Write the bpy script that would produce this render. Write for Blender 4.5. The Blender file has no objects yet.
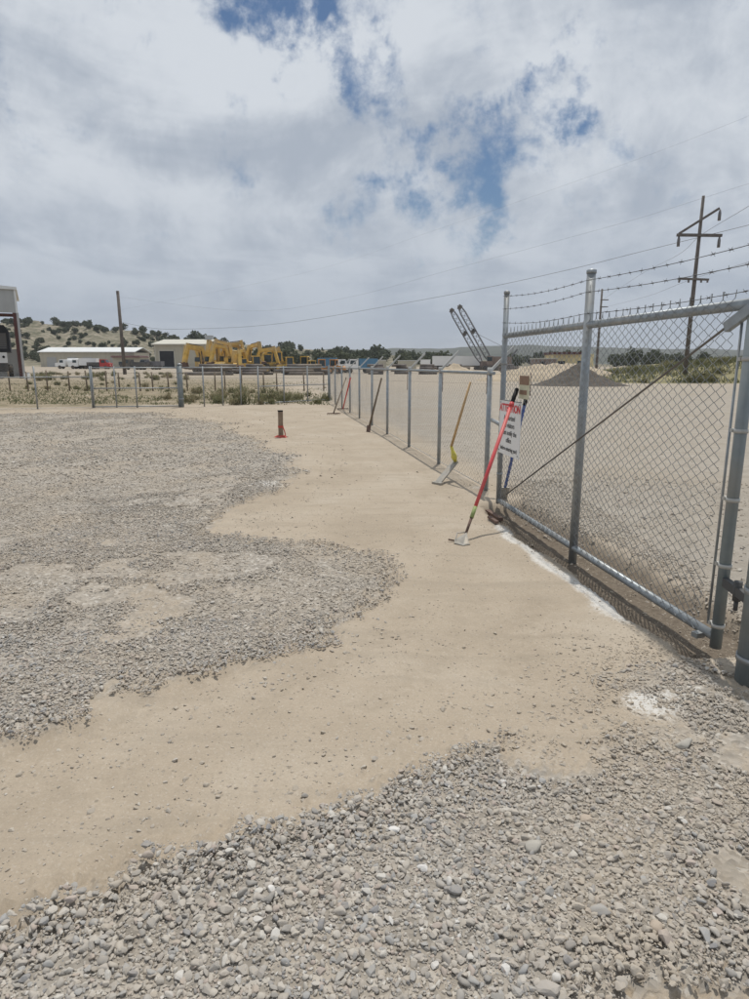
import bpy, math, random
import numpy as np
from mathutils import Vector, Matrix, Euler

random.seed(7); rng = np.random.default_rng(11)
scene = bpy.context.scene
R = math.radians

# ------------------------------------------------------------------ camera
FPX, EYE, HOR = 640.0, 1.6, 365.0            # focal length / horizon in pixels of the 749x999 photograph
PITCH = math.atan((499.5 - HOR) / FPX)
cam_data = bpy.data.cameras.new('camera'); cam = bpy.data.objects.new('camera', cam_data)
scene.collection.objects.link(cam); scene.camera = cam
cam.location = (0, 0, EYE); cam.rotation_euler = (math.pi / 2 - PITCH, 0, 0)
cam_data.sensor_fit = 'HORIZONTAL'; cam_data.sensor_width = 36; cam_data.lens = 36 * FPX / 749
cam_data.clip_start = 0.05; cam_data.clip_end = 30000

# ------------------------------------------------------------------ light and sky
SUN_AZ, SUN_EL = R(16.0), R(71.0)            # azimuth to the right of +Y, elevation
sun_data = bpy.data.lights.new('sun', 'SUN'); sun = bpy.data.objects.new('sun', sun_data)
scene.collection.objects.link(sun)
sun_data.energy = 2.9; sun_data.angle = R(0.7); sun_data.color = (1.0, 0.955, 0.88)
to_sun = Vector((math.sin(SUN_AZ) * math.cos(SUN_EL), math.cos(SUN_AZ) * math.cos(SUN_EL), math.sin(SUN_EL)))
sun.rotation_euler = to_sun.to_track_quat('Z', 'Y').to_euler()
scene.view_settings.view_transform = 'Standard'; scene.view_settings.look = 'None'
scene.view_settings.gamma = 1; scene.view_settings.exposure = 0.0
scene.view_settings.use_curve_mapping = False

CF = Vector((0, math.cos(PITCH), -math.sin(PITCH))); CU = Vector((0, math.sin(PITCH), math.cos(PITCH))); CR = Vector((1, 0, 0))
CC = Vector((0, 0, EYE))
def ray(px, py): return CF * FPX + CR * (px - 374.5) + CU * (499.5 - py)
def G(px, py, z=0.0):                        # pixel -> point on level z
    d = ray(px, py); return CC + d * ((z - EYE) / d.z)
def P(px, py, Y):                            # pixel -> point at world distance Y
    d = ray(px, py); return CC + d * (Y / d.y)

world = bpy.data.worlds.new('World'); scene.world = world; world.use_nodes = True
def build_world():
    nt = world.node_tree; N = nt.nodes; L = nt.links; N.clear()
    def nd(t, **k):
        n = N.new(t)
        for a, b in k.items(): setattr(n, a, b)
        return n
    def math_(op, a, b=None, c=None, clamp=False):
        n = nd('ShaderNodeMath', operation=op, use_clamp=clamp)
        for i, v in enumerate((a, b, c)):
            if v is None: continue
            if isinstance(v, (int, float)): n.inputs[i].default_value = v
            else: L.new(v, n.inputs[i])
        return n.outputs[0]
    def vmath(op, a, b=None):
        n = nd('ShaderNodeVectorMath', operation=op)
        for i, v in enumerate((a, b)):
            if v is None: continue
            if isinstance(v, (tuple, list, Vector)): n.inputs[i].default_value = tuple(v)
            else: L.new(v, n.inputs[i])
        return n
    def ss(x, lo, hi, a=0.0, b=1.0):
        n = nd('ShaderNodeMapRange', interpolation_type='SMOOTHSTEP')
        L.new(x, n.inputs['Value'])
        for k, v in zip(('From Min', 'From Max', 'To Min', 'To Max'), (lo, hi, a, b)): n.inputs[k].default_value = v
        return n.outputs['Result']
    def noise(vec, scale, detail=8, rough=0.55, dist=0.0, off=(0, 0, 0)):
        v = vmath('ADD', vec, off).outputs[0]
        n = nd('ShaderNodeTexNoise'); L.new(v, n.inputs['Vector'])
        n.inputs['Scale'].default_value = scale; n.inputs['Detail'].default_value = detail
        n.inputs['Roughness'].default_value = rough; n.inputs['Distortion'].default_value = dist
        return n.outputs['Fac']
    def mix(f, a, b):
        n = nd('ShaderNodeMix', data_type='RGBA'); 
        if isinstance(f, (int, float)): n.inputs[0].default_value = f
        else: L.new(f, n.inputs[0])
        for i, v in ((6, a), (7, b)):
            if isinstance(v, tuple): n.inputs[i].default_value = (*v, 1)
            else: L.new(v, n.inputs[i])
        return n.outputs[2]
    tc = nd('ShaderNodeTexCoord'); d = tc.outputs['Generated']
    sep = nd('ShaderNodeSeparateXYZ'); L.new(d, sep.inputs[0])
    zc = math_('MAXIMUM', sep.outputs[2], 0.0)
    zz = math_('ADD', zc, 0.16)
    cmb = nd('ShaderNodeCombineXYZ')
    L.new(math_('DIVIDE', sep.outputs[0], zz), cmb.inputs[0]); L.new(math_('DIVIDE', sep.outputs[1], zz), cmb.inputs[1])
    uv = cmb.outputs[0]
    sky = nd('ShaderNodeTexSky', sky_type='NISHITA', sun_disc=False)
    sky.sun_elevation = SUN_EL; sky.sun_rotation = SUN_AZ
    sky.dust_density = 0.5; sky.air_density = 1.0; sky.ozone_density = 2.0
    hsv = nd('ShaderNodeHueSaturation'); L.new(sky.outputs[0], hsv.inputs['Color']); hsv.inputs['Saturation'].default_value = 1.18
    skyc = vmath('SCALE', hsv.outputs[0]); skyc.inputs['Scale'].default_value = 0.064
    n_big = noise(uv, 0.75, 7, 0.55, 0.4, (3.1, 1.7, 0))
    n_mid = noise(uv, 2.0, 9, 0.6, 0.5, (8.2, 4.4, 0))
    n_str = noise(d, 5.0, 8, 0.62, 0.2, (0.3, 2.4, 1.1))
    # openings in the cloud deck: irregular fields of blue between sheets of cloud
    wn = nd('ShaderNodeTexNoise'); L.new(d, wn.inputs['Vector']); wn.inputs['Scale'].default_value = 11.0; wn.inputs['Detail'].default_value = 8; wn.inputs['Roughness'].default_value = .6
    wv = vmath('SUBTRACT', wn.outputs['Color'], (.5, .5, .5)); ws = vmath('SCALE', wv.outputs[0]); ws.inputs['Scale'].default_value = .30
    dw = vmath('ADD', d, ws.outputs[0]).outputs[0]
    gap = None
    for (px, py, rad, amp) in ((262, -14, .09, .20), (300, 14, .08, .22), (335, 45, .07, .20), (362, 80, .06, .17), (395, 115, .07, .15), (425, 148, .06, .15), (490, 180, .08, .20), (512, 205, .05, .14), (390, 182, .07, .16), (440, 200, .06, .10), (455, 165, .06, .09), (545, 85, .06, .16), (580, 92, .06, .18), (560, 48, .05, .15), (603, 45, .06, .15), (520, 40, .05, .10), (500, 130, .05, .14), (455, 118, .05, .12), (625, 12, .06, .08)):
        c = ray(px, py).normalized()
        dist = vmath('DISTANCE', dw, c).outputs['Value']
        b = ss(dist, 0.0, rad * 1.3, amp * .98, 0.0)
        gap = b if gap is None else math_('ADD', gap, b)
    n_fine = noise(d, 12.0, 9, 0.64, 0.15, (4.3, 1.2, 6.6))
    cover = math_('ADD', math_('MULTIPLY', n_big, 0.25), math_('MULTIPLY', n_mid, 0.25))
    cover = math_('ADD', cover, math_('MULTIPLY', n_str, 0.40))
    cover = math_('ADD', cover, math_('MULTIPLY', n_fine, 1.15))
    cover = math_('SUBTRACT', cover, gap)
    horizon_fill = ss(sep.outputs[2], 0.0, 0.22, 0.35, 0.0)
    cover = math_('ADD', cover, horizon_fill)
    cl = ss(cover, 0.60, 0.98)
    shade = noise(uv, 1.1, 9, 0.58, 0.6, (1.0, 9.0, 0))
    shade2 = noise(d, 9.0, 8, 0.6, 0.3, (5.0, 2.0, 7.0))
    sh = math_('ADD', math_('MULTIPLY', shade, 0.6), math_('MULTIPLY', shade2, 0.4))
    t = ss(sh, 0.38, 0.59)
    col = mix(t, (0.405, 0.455, 0.53), (0.665, 0.705, 0.755))
    hz = ss(sep.outputs[2], 0.015, 0.30, 0.75, 0.0)
    col = mix(hz, col, (0.40, 0.455, 0.54))
    final = mix(math_('MULTIPLY', cl, 0.97), skyc.outputs[0], col)
    bg = nd('ShaderNodeBackground'); L.new(final, bg.inputs[0]); bg.inputs[1].default_value = 1.0
    out = nd('ShaderNodeOutputWorld'); L.new(bg.outputs[0], out.inputs[0])
build_world()

# ------------------------------------------------------------------ helpers
def tag(o, label=None, category=None, group=None, kind=None):
    if label: o['label'] = label
    if category: o['category'] = category
    if group: o['group'] = group
    if kind: o['kind'] = kind
    return o

def link(o, parent=None):
    scene.collection.objects.link(o)
    if parent is not None: o.parent = parent
    return o

def empty(name, loc=(0, 0, 0), rz=0.0):
    o = bpy.data.objects.new(name, None); o.location = loc; o.rotation_euler = (0, 0, rz)
    o.empty_display_size = 0.2
    return link(o)

def copy_tree(o, parent=None):
    c = o.copy(); scene.collection.objects.link(c); c.parent = parent
    for ch in list(o.children): copy_tree(ch, c)
    return c

class MB:
    """collects shapes for ONE mesh object"""
    def __init__(s): s.v = []; s.f = []; s.sm = []
    def add(s, vs, fs, smooth=False):
        b = len(s.v); s.v += [tuple(v) for v in vs]
        for f in fs: s.f.append(tuple(i + b for i in f)); s.sm.append(smooth)
        return s
    def box(s, c, size, rot=None, taper=1.0):
        hx, hy, hz = (k / 2 for k in size); vs = []
        for z in (-hz, hz):
            t = 1.0 if z < 0 else taper
            for x, y in ((-hx, -hy), (hx, -hy), (hx, hy), (-hx, hy)): vs.append(Vector((x * t, y * t, z)))
        if rot is not None:
            m = Euler(rot).to_matrix(); vs = [m @ v for v in vs]
        vs = [v + Vector(c) for v in vs]
        return s.add(vs, [(3, 2, 1, 0), (4, 5, 6, 7), (0, 1, 5, 4), (1, 2, 6, 5), (2, 3, 7, 6), (3, 0, 4, 7)])
    def bar(s, a, b, w, h, up=(0, 0, 1)):
        a = Vector(a); b = Vector(b); d = (b - a); L = d.length; d.normalize()
        side = d.cross(Vector(up))
        if side.length < 1e-4: side = d.cross(Vector((1, 0, 0)))
        side.normalize(); u = side.cross(d)
        vs = []
        for p in (a, b):
            for x, y in ((-w / 2, -h / 2), (w / 2, -h / 2), (w / 2, h / 2), (-w / 2, h / 2)): vs.append(p + side * x + u * y)
        return s.add(vs, [(0, 1, 2, 3), (7, 6, 5, 4), (4, 5, 1, 0), (5, 6, 2, 1), (6, 7, 3, 2), (7, 4, 0, 3)])
    def tube(s, pts, r, n=8, cap=True, smooth=True):
        pts = [Vector(p) for p in pts]; m = len(pts)
        rs = r if isinstance(r, (list, tuple)) else [r] * m
        prev = None; vs = []
        for i, p in enumerate(pts):
            t = (pts[min(i + 1, m - 1)] - pts[max(i - 1, 0)]).normalized()
            if prev is None:
                a = t.cross(Vector((0, 0, 1)))
                if a.length < 1e-3: a = t.cross(Vector((1, 0, 0)))
            else: a = prev - t * prev.dot(t)
            a.normalize(); prev = a; b = t.cross(a)
            for k in range(n):
                an = 2 * math.pi * k / n; vs.append(p + (a * math.cos(an) + b * math.sin(an)) * rs[i])
        fs = []
        for i in range(m - 1):
            for k in range(n): fs.append((i * n + k, i * n + (k + 1) % n, (i + 1) * n + (k + 1) % n, (i + 1) * n + k))
        s.add(vs, fs, smooth)
        if cap:
            base = len(s.v) - len(vs)
            s.f.append(tuple(base + k for k in range(n))[::-1]); s.sm.append(False)
            s.f.append(tuple(base + (m - 1) * n + k for k in range(n))); s.sm.append(False)
        return s
    def prism(s, prof, y0, y1):
        """profile in XZ extruded along Y"""
        n = len(prof)
        vs = [(x, y0, z) for x, z in prof] + [(x, y1, z) for x, z in prof]
        fs = [tuple(range(n)), tuple(range(2 * n - 1, n - 1, -1))]
        for i in range(n): j = (i + 1) % n; fs.append((j, i, n + i, n + j))
        return s.add(vs, fs)
    def wheel(s, c, r, w, n=18, axis='Y'):
        a = Vector(c); k = {'X': Vector((1, 0, 0)), 'Y': Vector((0, 1, 0))}[axis]
        return s.tube([a - k * w / 2, a - k * w * .42, a + k * w * .42, a + k * w / 2], [r * .9, r, r, r * .9], n)
    def mesh(s, name, mat):
        me = bpy.data.meshes.new(name); me.from_pydata(s.v, [], s.f); me.update()
        me.polygons.foreach_set('use_smooth', s.sm)
        if mat is not None: me.materials.append(mat)
        return me
    def build(s, name, mat, parent=None):
        return link(bpy.data.objects.new(name, s.mesh(name, mat)), parent)

def np_mesh(name, verts, faces, mat, smooth=False, parent=None):
    """fast mesh from numpy arrays; faces is an (n,k) array"""
    verts = np.asarray(verts, np.float32); faces = np.asarray(faces, np.int32)
    me = bpy.data.meshes.new(name); nf, k = faces.shape
    me.vertices.add(len(verts)); me.vertices.foreach_set('co', verts.ravel())
    me.loops.add(nf * k); me.loops.foreach_set('vertex_index', faces.ravel())
    me.polygons.add(nf); me.polygons.foreach_set('loop_start', np.arange(0, nf * k, k, dtype=np.int32))
    me.polygons.foreach_set('use_smooth', np.full(nf, smooth))
    me.update(calc_edges=True); me.validate()
    if mat is not None: me.materials.append(mat)
    return link(bpy.data.objects.new(name, me), parent)

# numpy value noise
def _hash(i, j, seed):
    h = (i.astype(np.int64) * 374761393 + j.astype(np.int64) * 668265263 + seed * 974711) & 0xFFFFFFFF
    h = ((h ^ (h >> 13)) * 1274126177) & 0xFFFFFFFF
    return ((h ^ (h >> 16)) & 0xFFFF) / 65535.0
def vnoise(x, y, seed=0):
    xi = np.floor(x); yi = np.floor(y); fx = x - xi; fy = y - yi
    fx = fx * fx * (3 - 2 * fx); fy = fy * fy * (3 - 2 * fy)
    a = _hash(xi, yi, seed); b = _hash(xi + 1, yi, seed); c = _hash(xi, yi + 1, seed); d = _hash(xi + 1, yi + 1, seed)
    return (a * (1 - fx) + b * fx) * (1 - fy) + (c * (1 - fx) + d * fx) * fy
def fbm(x, y, seed=0, o=4):
    r = 0; a = .5; t = 0
    for k in range(o):
        r = r + a * vnoise(x * 2 ** k + 17.3 * k, y * 2 ** k - 9.1 * k, seed + k); t += a; a *= .5
    return r / t
def sstep(x, a, b):
    t = np.clip((x - a) / (b - a), 0, 1); return t * t * (3 - 2 * t)

# ------------------------------------------------------------------ materials
def mat(name, col, rough=0.7, metal=0.0, var=0.15, scale=6.0, bump=0.0, bscale=40.0, dust=0.0, spec=0.3, rand=0.0):
    m = bpy.data.materials.new(name); m.use_nodes = True
    nt = m.node_tree; N = nt.nodes; L = nt.links; b = N['Principled BSDF']
    b.inputs['Roughness'].default_value = rough; b.inputs['Metallic'].default_value = metal
    b.inputs['Specular IOR Level'].default_value = spec
    tc = N.new('ShaderNodeTexCoord')
    no = N.new('ShaderNodeTexNoise'); no.inputs['Scale'].default_value = scale; no.inputs['Detail'].default_value = 6; no.inputs['Roughness'].default_value = .62
    L.new(tc.outputs['Object'], no.inputs['Vector'])
    cr = N.new('ShaderNodeValToRGB'); L.new(no.outputs['Fac'], cr.inputs[0])
    lo = tuple(max(0, c * (1 - var)) for c in col); hi = tuple(min(1, c * (1 + var)) for c in col)
    cr.color_ramp.elements[0].position = .3; cr.color_ramp.elements[1].position = .7
    cr.color_ramp.elements[0].color = (*lo, 1); cr.color_ramp.elements[1].color = (*hi, 1)
    out = cr.outputs[0]
    if dust > 0:
        n2 = N.new('ShaderNodeTexNoise'); n2.inputs['Scale'].default_value = scale * .35; n2.inputs['Detail'].default_value = 8
        L.new(tc.outputs['Object'], n2.inputs['Vector'])
        mr = N.new('ShaderNodeMapRange'); L.new(n2.outputs['Fac'], mr.inputs[0])
        mr.inputs[1].default_value = .42; mr.inputs[2].default_value = .68; mr.inputs[4].default_value = dust
        mx = N.new('ShaderNodeMix'); mx.data_type = 'RGBA'; L.new(mr.outputs[0], mx.inputs[0]); L.new(out, mx.inputs[6])
        mx.inputs[7].default_value = (.36, .30, .225, 1); out = mx.outputs[2]
    if rand > 0:
        oi = N.new('ShaderNodeObjectInfo'); hs = N.new('ShaderNodeHueSaturation')
        mr = N.new('ShaderNodeMapRange'); L.new(oi.outputs['Random'], mr.inputs[0]); mr.inputs[3].default_value = 1 - rand; mr.inputs[4].default_value = 1 + rand
        L.new(mr.outputs[0], hs.inputs['Value']); L.new(out, hs.inputs['Color']); out = hs.outputs[0]
    L.new(out, b.inputs['Base Color'])
    if bump > 0:
        n3 = N.new('ShaderNodeTexNoise'); n3.inputs['Scale'].default_value = bscale; n3.inputs['Detail'].default_value = 5
        L.new(tc.outputs['Object'], n3.inputs['Vector'])
        bp = N.new('ShaderNodeBump'); bp.inputs['Strength'].default_value = bump; bp.inputs['Distance'].default_value = .02
        L.new(n3.outputs['Fac'], bp.inputs['Height']); L.new(bp.outputs[0], b.inputs['Normal'])
    return m

M = dict(
    galv=mat('galvanised_steel', (.30, .325, .34), .48, .55, .18, 14, dust=.25),
    galv_pale=mat('weathered_galvanised', (.46, .465, .45), .6, .3, .12, 10, dust=.3),
    wire=mat('galvanised_wire', (.30, .315, .32), .5, .5, .15, 20),
    barb=mat('barbed_wire_steel', (.12, .12, .12), .6, .4, .2, 30),
    post=mat('painted_gate_pipe', (.20, .235, .25), .5, .35, .12, 8, dust=.3),
    sign=mat('sign_white', (.74, .74, .73), .5, 0, .04, 5),
    sign_red=mat('sign_red', (.62, .05, .06), .5, 0, .08, 20),
    sign_black=mat('sign_black', (.10, .10, .105), .5, 0, .08, 20),
    sign_brown=mat('sign_brown', (.24, .15, .10), .6, 0, .15, 20),
    sign_cream=mat('sign_cream', (.55, .53, .38), .6, 0, .1, 20),
    red=mat('red_fibreglass', (.62, .085, .09), .45, 0, .12, 12, dust=.25),
    blue=mat('blue_fibreglass', (.05, .115, .42), .45, 0, .12, 12, dust=.15),
    black=mat('black_rubber', (.02, .02, .02), .75, 0, .2, 20),
    green=mat('green_tape', (.27, .33, .13), .6, 0, .15, 20),
    yellow_tape=mat('yellow_socket', (.62, .55, .10), .55, 0, .15, 20, dust=.2),
    wood=mat('wood_handle', (.46, .31, .16), .6, 0, .2, 8),
    oldwood=mat('weathered_wood', (.17, .135, .10), .85, 0, .25, 3, .3, 12),
    steel=mat('worn_tool_steel', (.32, .305, .275), .5, .4, .2, 20, dust=.5),
    rust=mat('rusted_steel', (.15, .10, .08), .8, .1, .3, 12),
    brownpipe=mat('brown_stake', (.22, .16, .115), .8, 0, .2, 15, dust=.3),
    redstrap=mat('red_strap', (.45, .075, .055), .6, 0, .15, 12),
    concrete=mat('concrete', (.42, .41, .38), .9, 0, .12, 6, .3, 60),
    pole=mat('pole_timber', (.135, .118, .105), .9, 0, .25, 2, .3, 8),
    cable=mat('cable', (.20, .20, .21), .6, .2, .1, 2),
    insul=mat('insulator', (.16, .15, .15), .4, 0, .1, 3),
    siding=mat('grey_siding', (.40, .405, .40), .55, .25, .08, .5),
    roofwhite=mat('pale_roofing', (.66, .67, .66), .5, .15, .06, .3),
    redsteel=mat('red_oxide_steel', (.10, .045, .04), .6, .1, .15, 1),
    tansiding=mat('tan_siding', (.46, .43, .35), .6, .05, .06, .3),
    tanroof=mat('tan_roof', (.52, .50, .43), .6, .1, .06, .3),
    darkopen=mat('dark_door', (.028, .03, .035), .7, 0, .2, .5),
    glass=mat('dark_glass', (.03, .045, .05), .12, 0, .1, 1, spec=.6),
    cat=mat('machine_yellow', (.60, .39, .10), .6, 0, .22, 1.2, dust=.75, rand=.22),
    orange=mat('machine_orange', (.62, .26, .05), .55, 0, .12, .8, dust=.3),
    mgrey=mat('machine_grey', (.09, .09, .09), .7, .2, .25, 1.2, dust=.4),
    tyre=mat('tyre_rubber', (.025, .025, .026), .85, 0, .2, 2, dust=.4),
    white=mat('white_paint', (.80, .80, .79), .45, 0, .04, .5, dust=.06),
    trred=mat('truck_red', (.42, .045, .04), .4, 0, .08, .5),
    trblue=mat('truck_blue', (.10, .22, .34), .4, 0, .08, .5),
    crane=mat('crane_steel', (.17, .17, .18), .6, .2, .2, .5),
    cranehouse=mat('crane_house', (.24, .19, .165), .7, 0, .2, .5),
    bark=mat('bark', (.11, .085, .06), .9, 0, .2, 4),
    pipe=mat('stacked_pipe', (.17, .15, .14), .7, .1, .4, .8, dust=.5),
)

def leaf_mat(name, c1, c2, rand=.35):
    m = bpy.data.materials.new(name); m.use_nodes = True
    nt = m.node_tree; N = nt.nodes; L = nt.links; b = N['Principled BSDF']
    b.inputs['Roughness'].default_value = .75; b.inputs['Specular IOR Level'].default_value = .15
    g = N.new('ShaderNodeNewGeometry'); oi = N.new('ShaderNodeObjectInfo')
    ad = N.new('ShaderNodeMath'); ad.operation = 'MULTIPLY_ADD'; L.new(g.outputs['Random Per Island'], ad.inputs[0]); ad.inputs[1].default_value = .65
    ml = N.new('ShaderNodeMath'); ml.operation = 'MULTIPLY'; L.new(oi.outputs['Random'], ml.inputs[0]); ml.inputs[1].default_value = rand
    L.new(ml.outputs[0], ad.inputs[2])
    mx = N.new('ShaderNodeMix'); mx.data_type = 'RGBA'; L.new(ad.outputs[0], mx.inputs[0])
    mx.inputs[6].default_value = (*c1, 1); mx.inputs[7].default_value = (*c2, 1)
    L.new(mx.outputs[2], b.inputs['Base Color'])
    tr = N.new('ShaderNodeBsdfTranslucent'); L.new(mx.outputs[2], tr.inputs[0])
    ms = N.new('ShaderNodeMixShader'); ms.inputs[0].default_value = .25
    L.new(b.outputs[0], ms.inputs[1]); L.new(tr.outputs[0], ms.inputs[2]); L.new(ms.outputs[0], N['Material Output'].inputs[0])
    return m
M['juniper'] = leaf_mat('juniper_foliage', (.07, .085, .055), (.15, .165, .105))
M['weed'] = leaf_mat('weed_foliage', (.10, .115, .05), (.29, .265, .15))
M['drygrass'] = leaf_mat('dry_grass', (.20, .18, .10), (.36, .31, .20))
M['greengrass'] = leaf_mat('green_grass', (.085, .11, .045), (.235, .22, .13))

# ---- ground material: dirt, gravel bed, white caliche and weeds by coverage stored on the mesh
def ground_material():
    m = bpy.data.materials.new('dirt_and_gravel'); m.use_nodes = True
    nt = m.node_tree; N = nt.nodes; L = nt.links; b = N['Principled BSDF']
    b.inputs['Roughness'].default_value = .95; b.inputs['Specular IOR Level'].default_value = .1
    geo = N.new('ShaderNodeNewGeometry'); pos = geo.outputs['Position']
    def noise(s, d=6, r=.6, dist=0):
        n = N.new('ShaderNodeTexNoise'); n.inputs['Scale'].default_value = s; n.inputs['Detail'].default_value = d
        n.inputs['Roughness'].default_value = r; n.inputs['Distortion'].default_value = dist; L.new(pos, n.inputs['Vector']); return n.outputs['Fac']
    def ramp(x, *st):
        r = N.new('ShaderNodeValToRGB'); L.new(x, r.inputs[0]); e = r.color_ramp.elements
        while len(e) < len(st): e.new(.5)
        for k, (p, c) in enumerate(st): e[k].position = p; e[k].color = (*c, 1)
        return r.outputs[0]
    def mixc(f, a, b_, typ='MIX'):
        n = N.new('ShaderNodeMix'); n.data_type = 'RGBA'; n.blend_type = typ
        for i, v in ((0, f), (6, a), (7, b_)):
            if isinstance(v, (int, float)): n.inputs[i].default_value = v
            elif isinstance(v, tuple): n.inputs[i].default_value = (*v, 1)
            else: L.new(v, n.inputs[i])
        return n.outputs[2]
    def mr(x, a, b_, lo=0., hi=1.):
        n = N.new('ShaderNodeMapRange'); n.interpolation_type = 'SMOOTHSTEP'; L.new(x, n.inputs[0])
        for k, v in zip((1, 2, 3, 4), (a, b_, lo, hi)): n.inputs[k].default_value = v
        return n.outputs[0]
    def attr(n):
        a = N.new('ShaderNodeAttribute'); a.attribute_name = n; return a.outputs['Fac']
    def mth(op, a, b_):
        n = N.new('ShaderNodeMath'); n.operation = op; n.use_clamp = True
        for i, v in enumerate((a, b_)):
            if isinstance(v, (int, float)): n.inputs[i].default_value = v
            else: L.new(v, n.inputs[i])
        return n.outputs[0]
    dirt = ramp(noise(.9, 8, .6, .5), (.3, (.352, .292, .222)), (.5, (.405, .34, .262)), (.72, (.455, .395, .317)))
    dirt = mixc(mr(noise(3.2, 7, .65, .4), .5, .72, 0, .35), dirt, (.33, .275, .21))
    dirt = mixc(mr(noise(38, 5, .7), .56, .72, 0, .5), dirt, (.28, .235, .18))
    sk = N.new('ShaderNodeTexVoronoi'); sk.inputs['Scale'].default_value = 26; L.new(pos, sk.inputs['Vector'])
    skc = N.new('ShaderNodeSeparateColor'); L.new(sk.outputs['Color'], skc.inputs[0])
    dirt = mixc(mth('MULTIPLY', mr(sk.outputs['Distance'], .16, .24, 1, 0), mr(skc.outputs[0], .8, .86, 0, .75)), dirt, (.22, .19, .155))
    dirt = mixc(mr(noise(160, 3, .7), .52, .75, 0, .55), dirt, (.47, .42, .35))
    gr = N.new('ShaderNodeTexVoronoi'); gr.inputs['Scale'].default_value = 130; L.new(pos, gr.inputs['Vector'])
    grc = N.new('ShaderNodeSeparateColor'); L.new(gr.outputs['Color'], grc.inputs[0])
    dirt = mixc(mr(grc.outputs[0], .0, 1.0, 0, .2), dirt, (.25, .21, .165))
    dirt = mixc(mr(grc.outputs[1], .9, .94, 0, .22), dirt, (.54, .50, .44))
    # scuffed, tracked bands across the dirt
    mp = N.new('ShaderNodeMapping'); mp.inputs['Rotation'].default_value = (0, 0, .6); mp.inputs['Scale'].default_value = (.5, 3.2, 1); L.new(pos, mp.inputs['Vector'])
    tn = N.new('ShaderNodeTexNoise'); tn.inputs['Scale'].default_value = 1.6; tn.inputs['Detail'].default_value = 7; tn.inputs['Roughness'].default_value = .65; L.new(mp.outputs[0], tn.inputs['Vector'])
    dirt = mixc(mr(tn.outputs['Fac'], .48, .66, 0, .4), dirt, (.30, .255, .20))
    # gravel bed: cells of stone-sized colour where the stones are too small to tell apart
    vo = N.new('ShaderNodeTexVoronoi'); vo.inputs['Scale'].default_value = 42; L.new(pos, vo.inputs['Vector'])
    gcol = ramp(vo.outputs['Color'], (0, (.19, .18, .165)), (.45, (.30, .28, .25)), (.8, (.39, .36, .32)), (1, (.54, .52, .48)))
    sp = N.new('ShaderNodeSeparateColor'); L.new(vo.outputs['Color'], sp.inputs[0])
    L.new(sp.outputs[0], gcol.node.inputs[0])
    gcol = mixc(mr(noise(1.3, 6, .6), .42, .68, 0, .6), gcol, dirt)
    dirt = mixc(mth('MULTIPLY', attr('packed'), mr(noise(12, 6, .7), .4, .6, 0, .5)), dirt, (.30, .25, .19))
    g = attr('gravel')
    gm = mr(mth('ADD', g, mth('MULTIPLY', mth('SUBTRACT', noise(7, 6, .7), .28), .5)), .48, .85)
    gm = mth('MULTIPLY', gm, mr(g, 0.02, .2))
    col = mixc(mth('MULTIPLY', gm, .72), dirt, gcol)
    lot = attr('lot')                                   # pale crusher fines of the yard beyond the fence
    fine = ramp(noise(3.0, 9, .7, .3), (.3, (.265, .24, .205)), (.5, (.335, .303, .26)), (.7, (.395, .36, .312)))
    fine = mixc(mr(noise(.35, 7, .65, .6), .45, .68, 0, .5), fine, (.31, .265, .205))
    fine = mixc(mr(tn.outputs['Fac'], .46, .66, 0, .45), fine, (.27, .235, .19))
    fine = mixc(mr(noise(95, 4, .75), .5, .7, 0, .55), fine, (.20, .19, .175))
    col = mixc(mth('MULTIPLY', lot, .85), col, fine)
    dug_shade = attr('dug_shade')                                   # turned soil of the rut, painted darker to deepen the gate's mesh shadow
    col = mixc(mth('MULTIPLY', dug_shade, .92), col, ramp(noise(30, 6, .7), (.3, (.085, .068, .052)), (.7, (.20, .165, .128))))
    w = attr('white')
    wm = mr(mth('MULTIPLY', w, noise(34, 7, .8)), .24, .5, 0, .85)
    col = mixc(wm, col, (.62, .605, .57))
    v = attr('veg')
    col = mixc(mth('MULTIPLY', v, mr(noise(.5, 7, .7), .28, .5)), col, ramp(noise(1.2, 7, .7), (.34, (.13, .125, .07)), (.5, (.25, .205, .14)), (.66, (.34, .285, .205))))
    L.new(col, b.inputs['Base Color'])
    # fine relief
    hgt = mth('ADD', mth('MULTIPLY', noise(55, 6, .7), .5), mth('MULTIPLY', vo.outputs['Distance'], mth('MULTIPLY', gm, 3.0)))
    bp = N.new('ShaderNodeBump'); bp.inputs['Strength'].default_value = .6; bp.inputs['Distance'].default_value = .014
    L.new(hgt, bp.inputs['Height']); L.new(bp.outputs[0], b.inputs['Normal'])
    return m
M['ground'] = ground_material()

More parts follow.
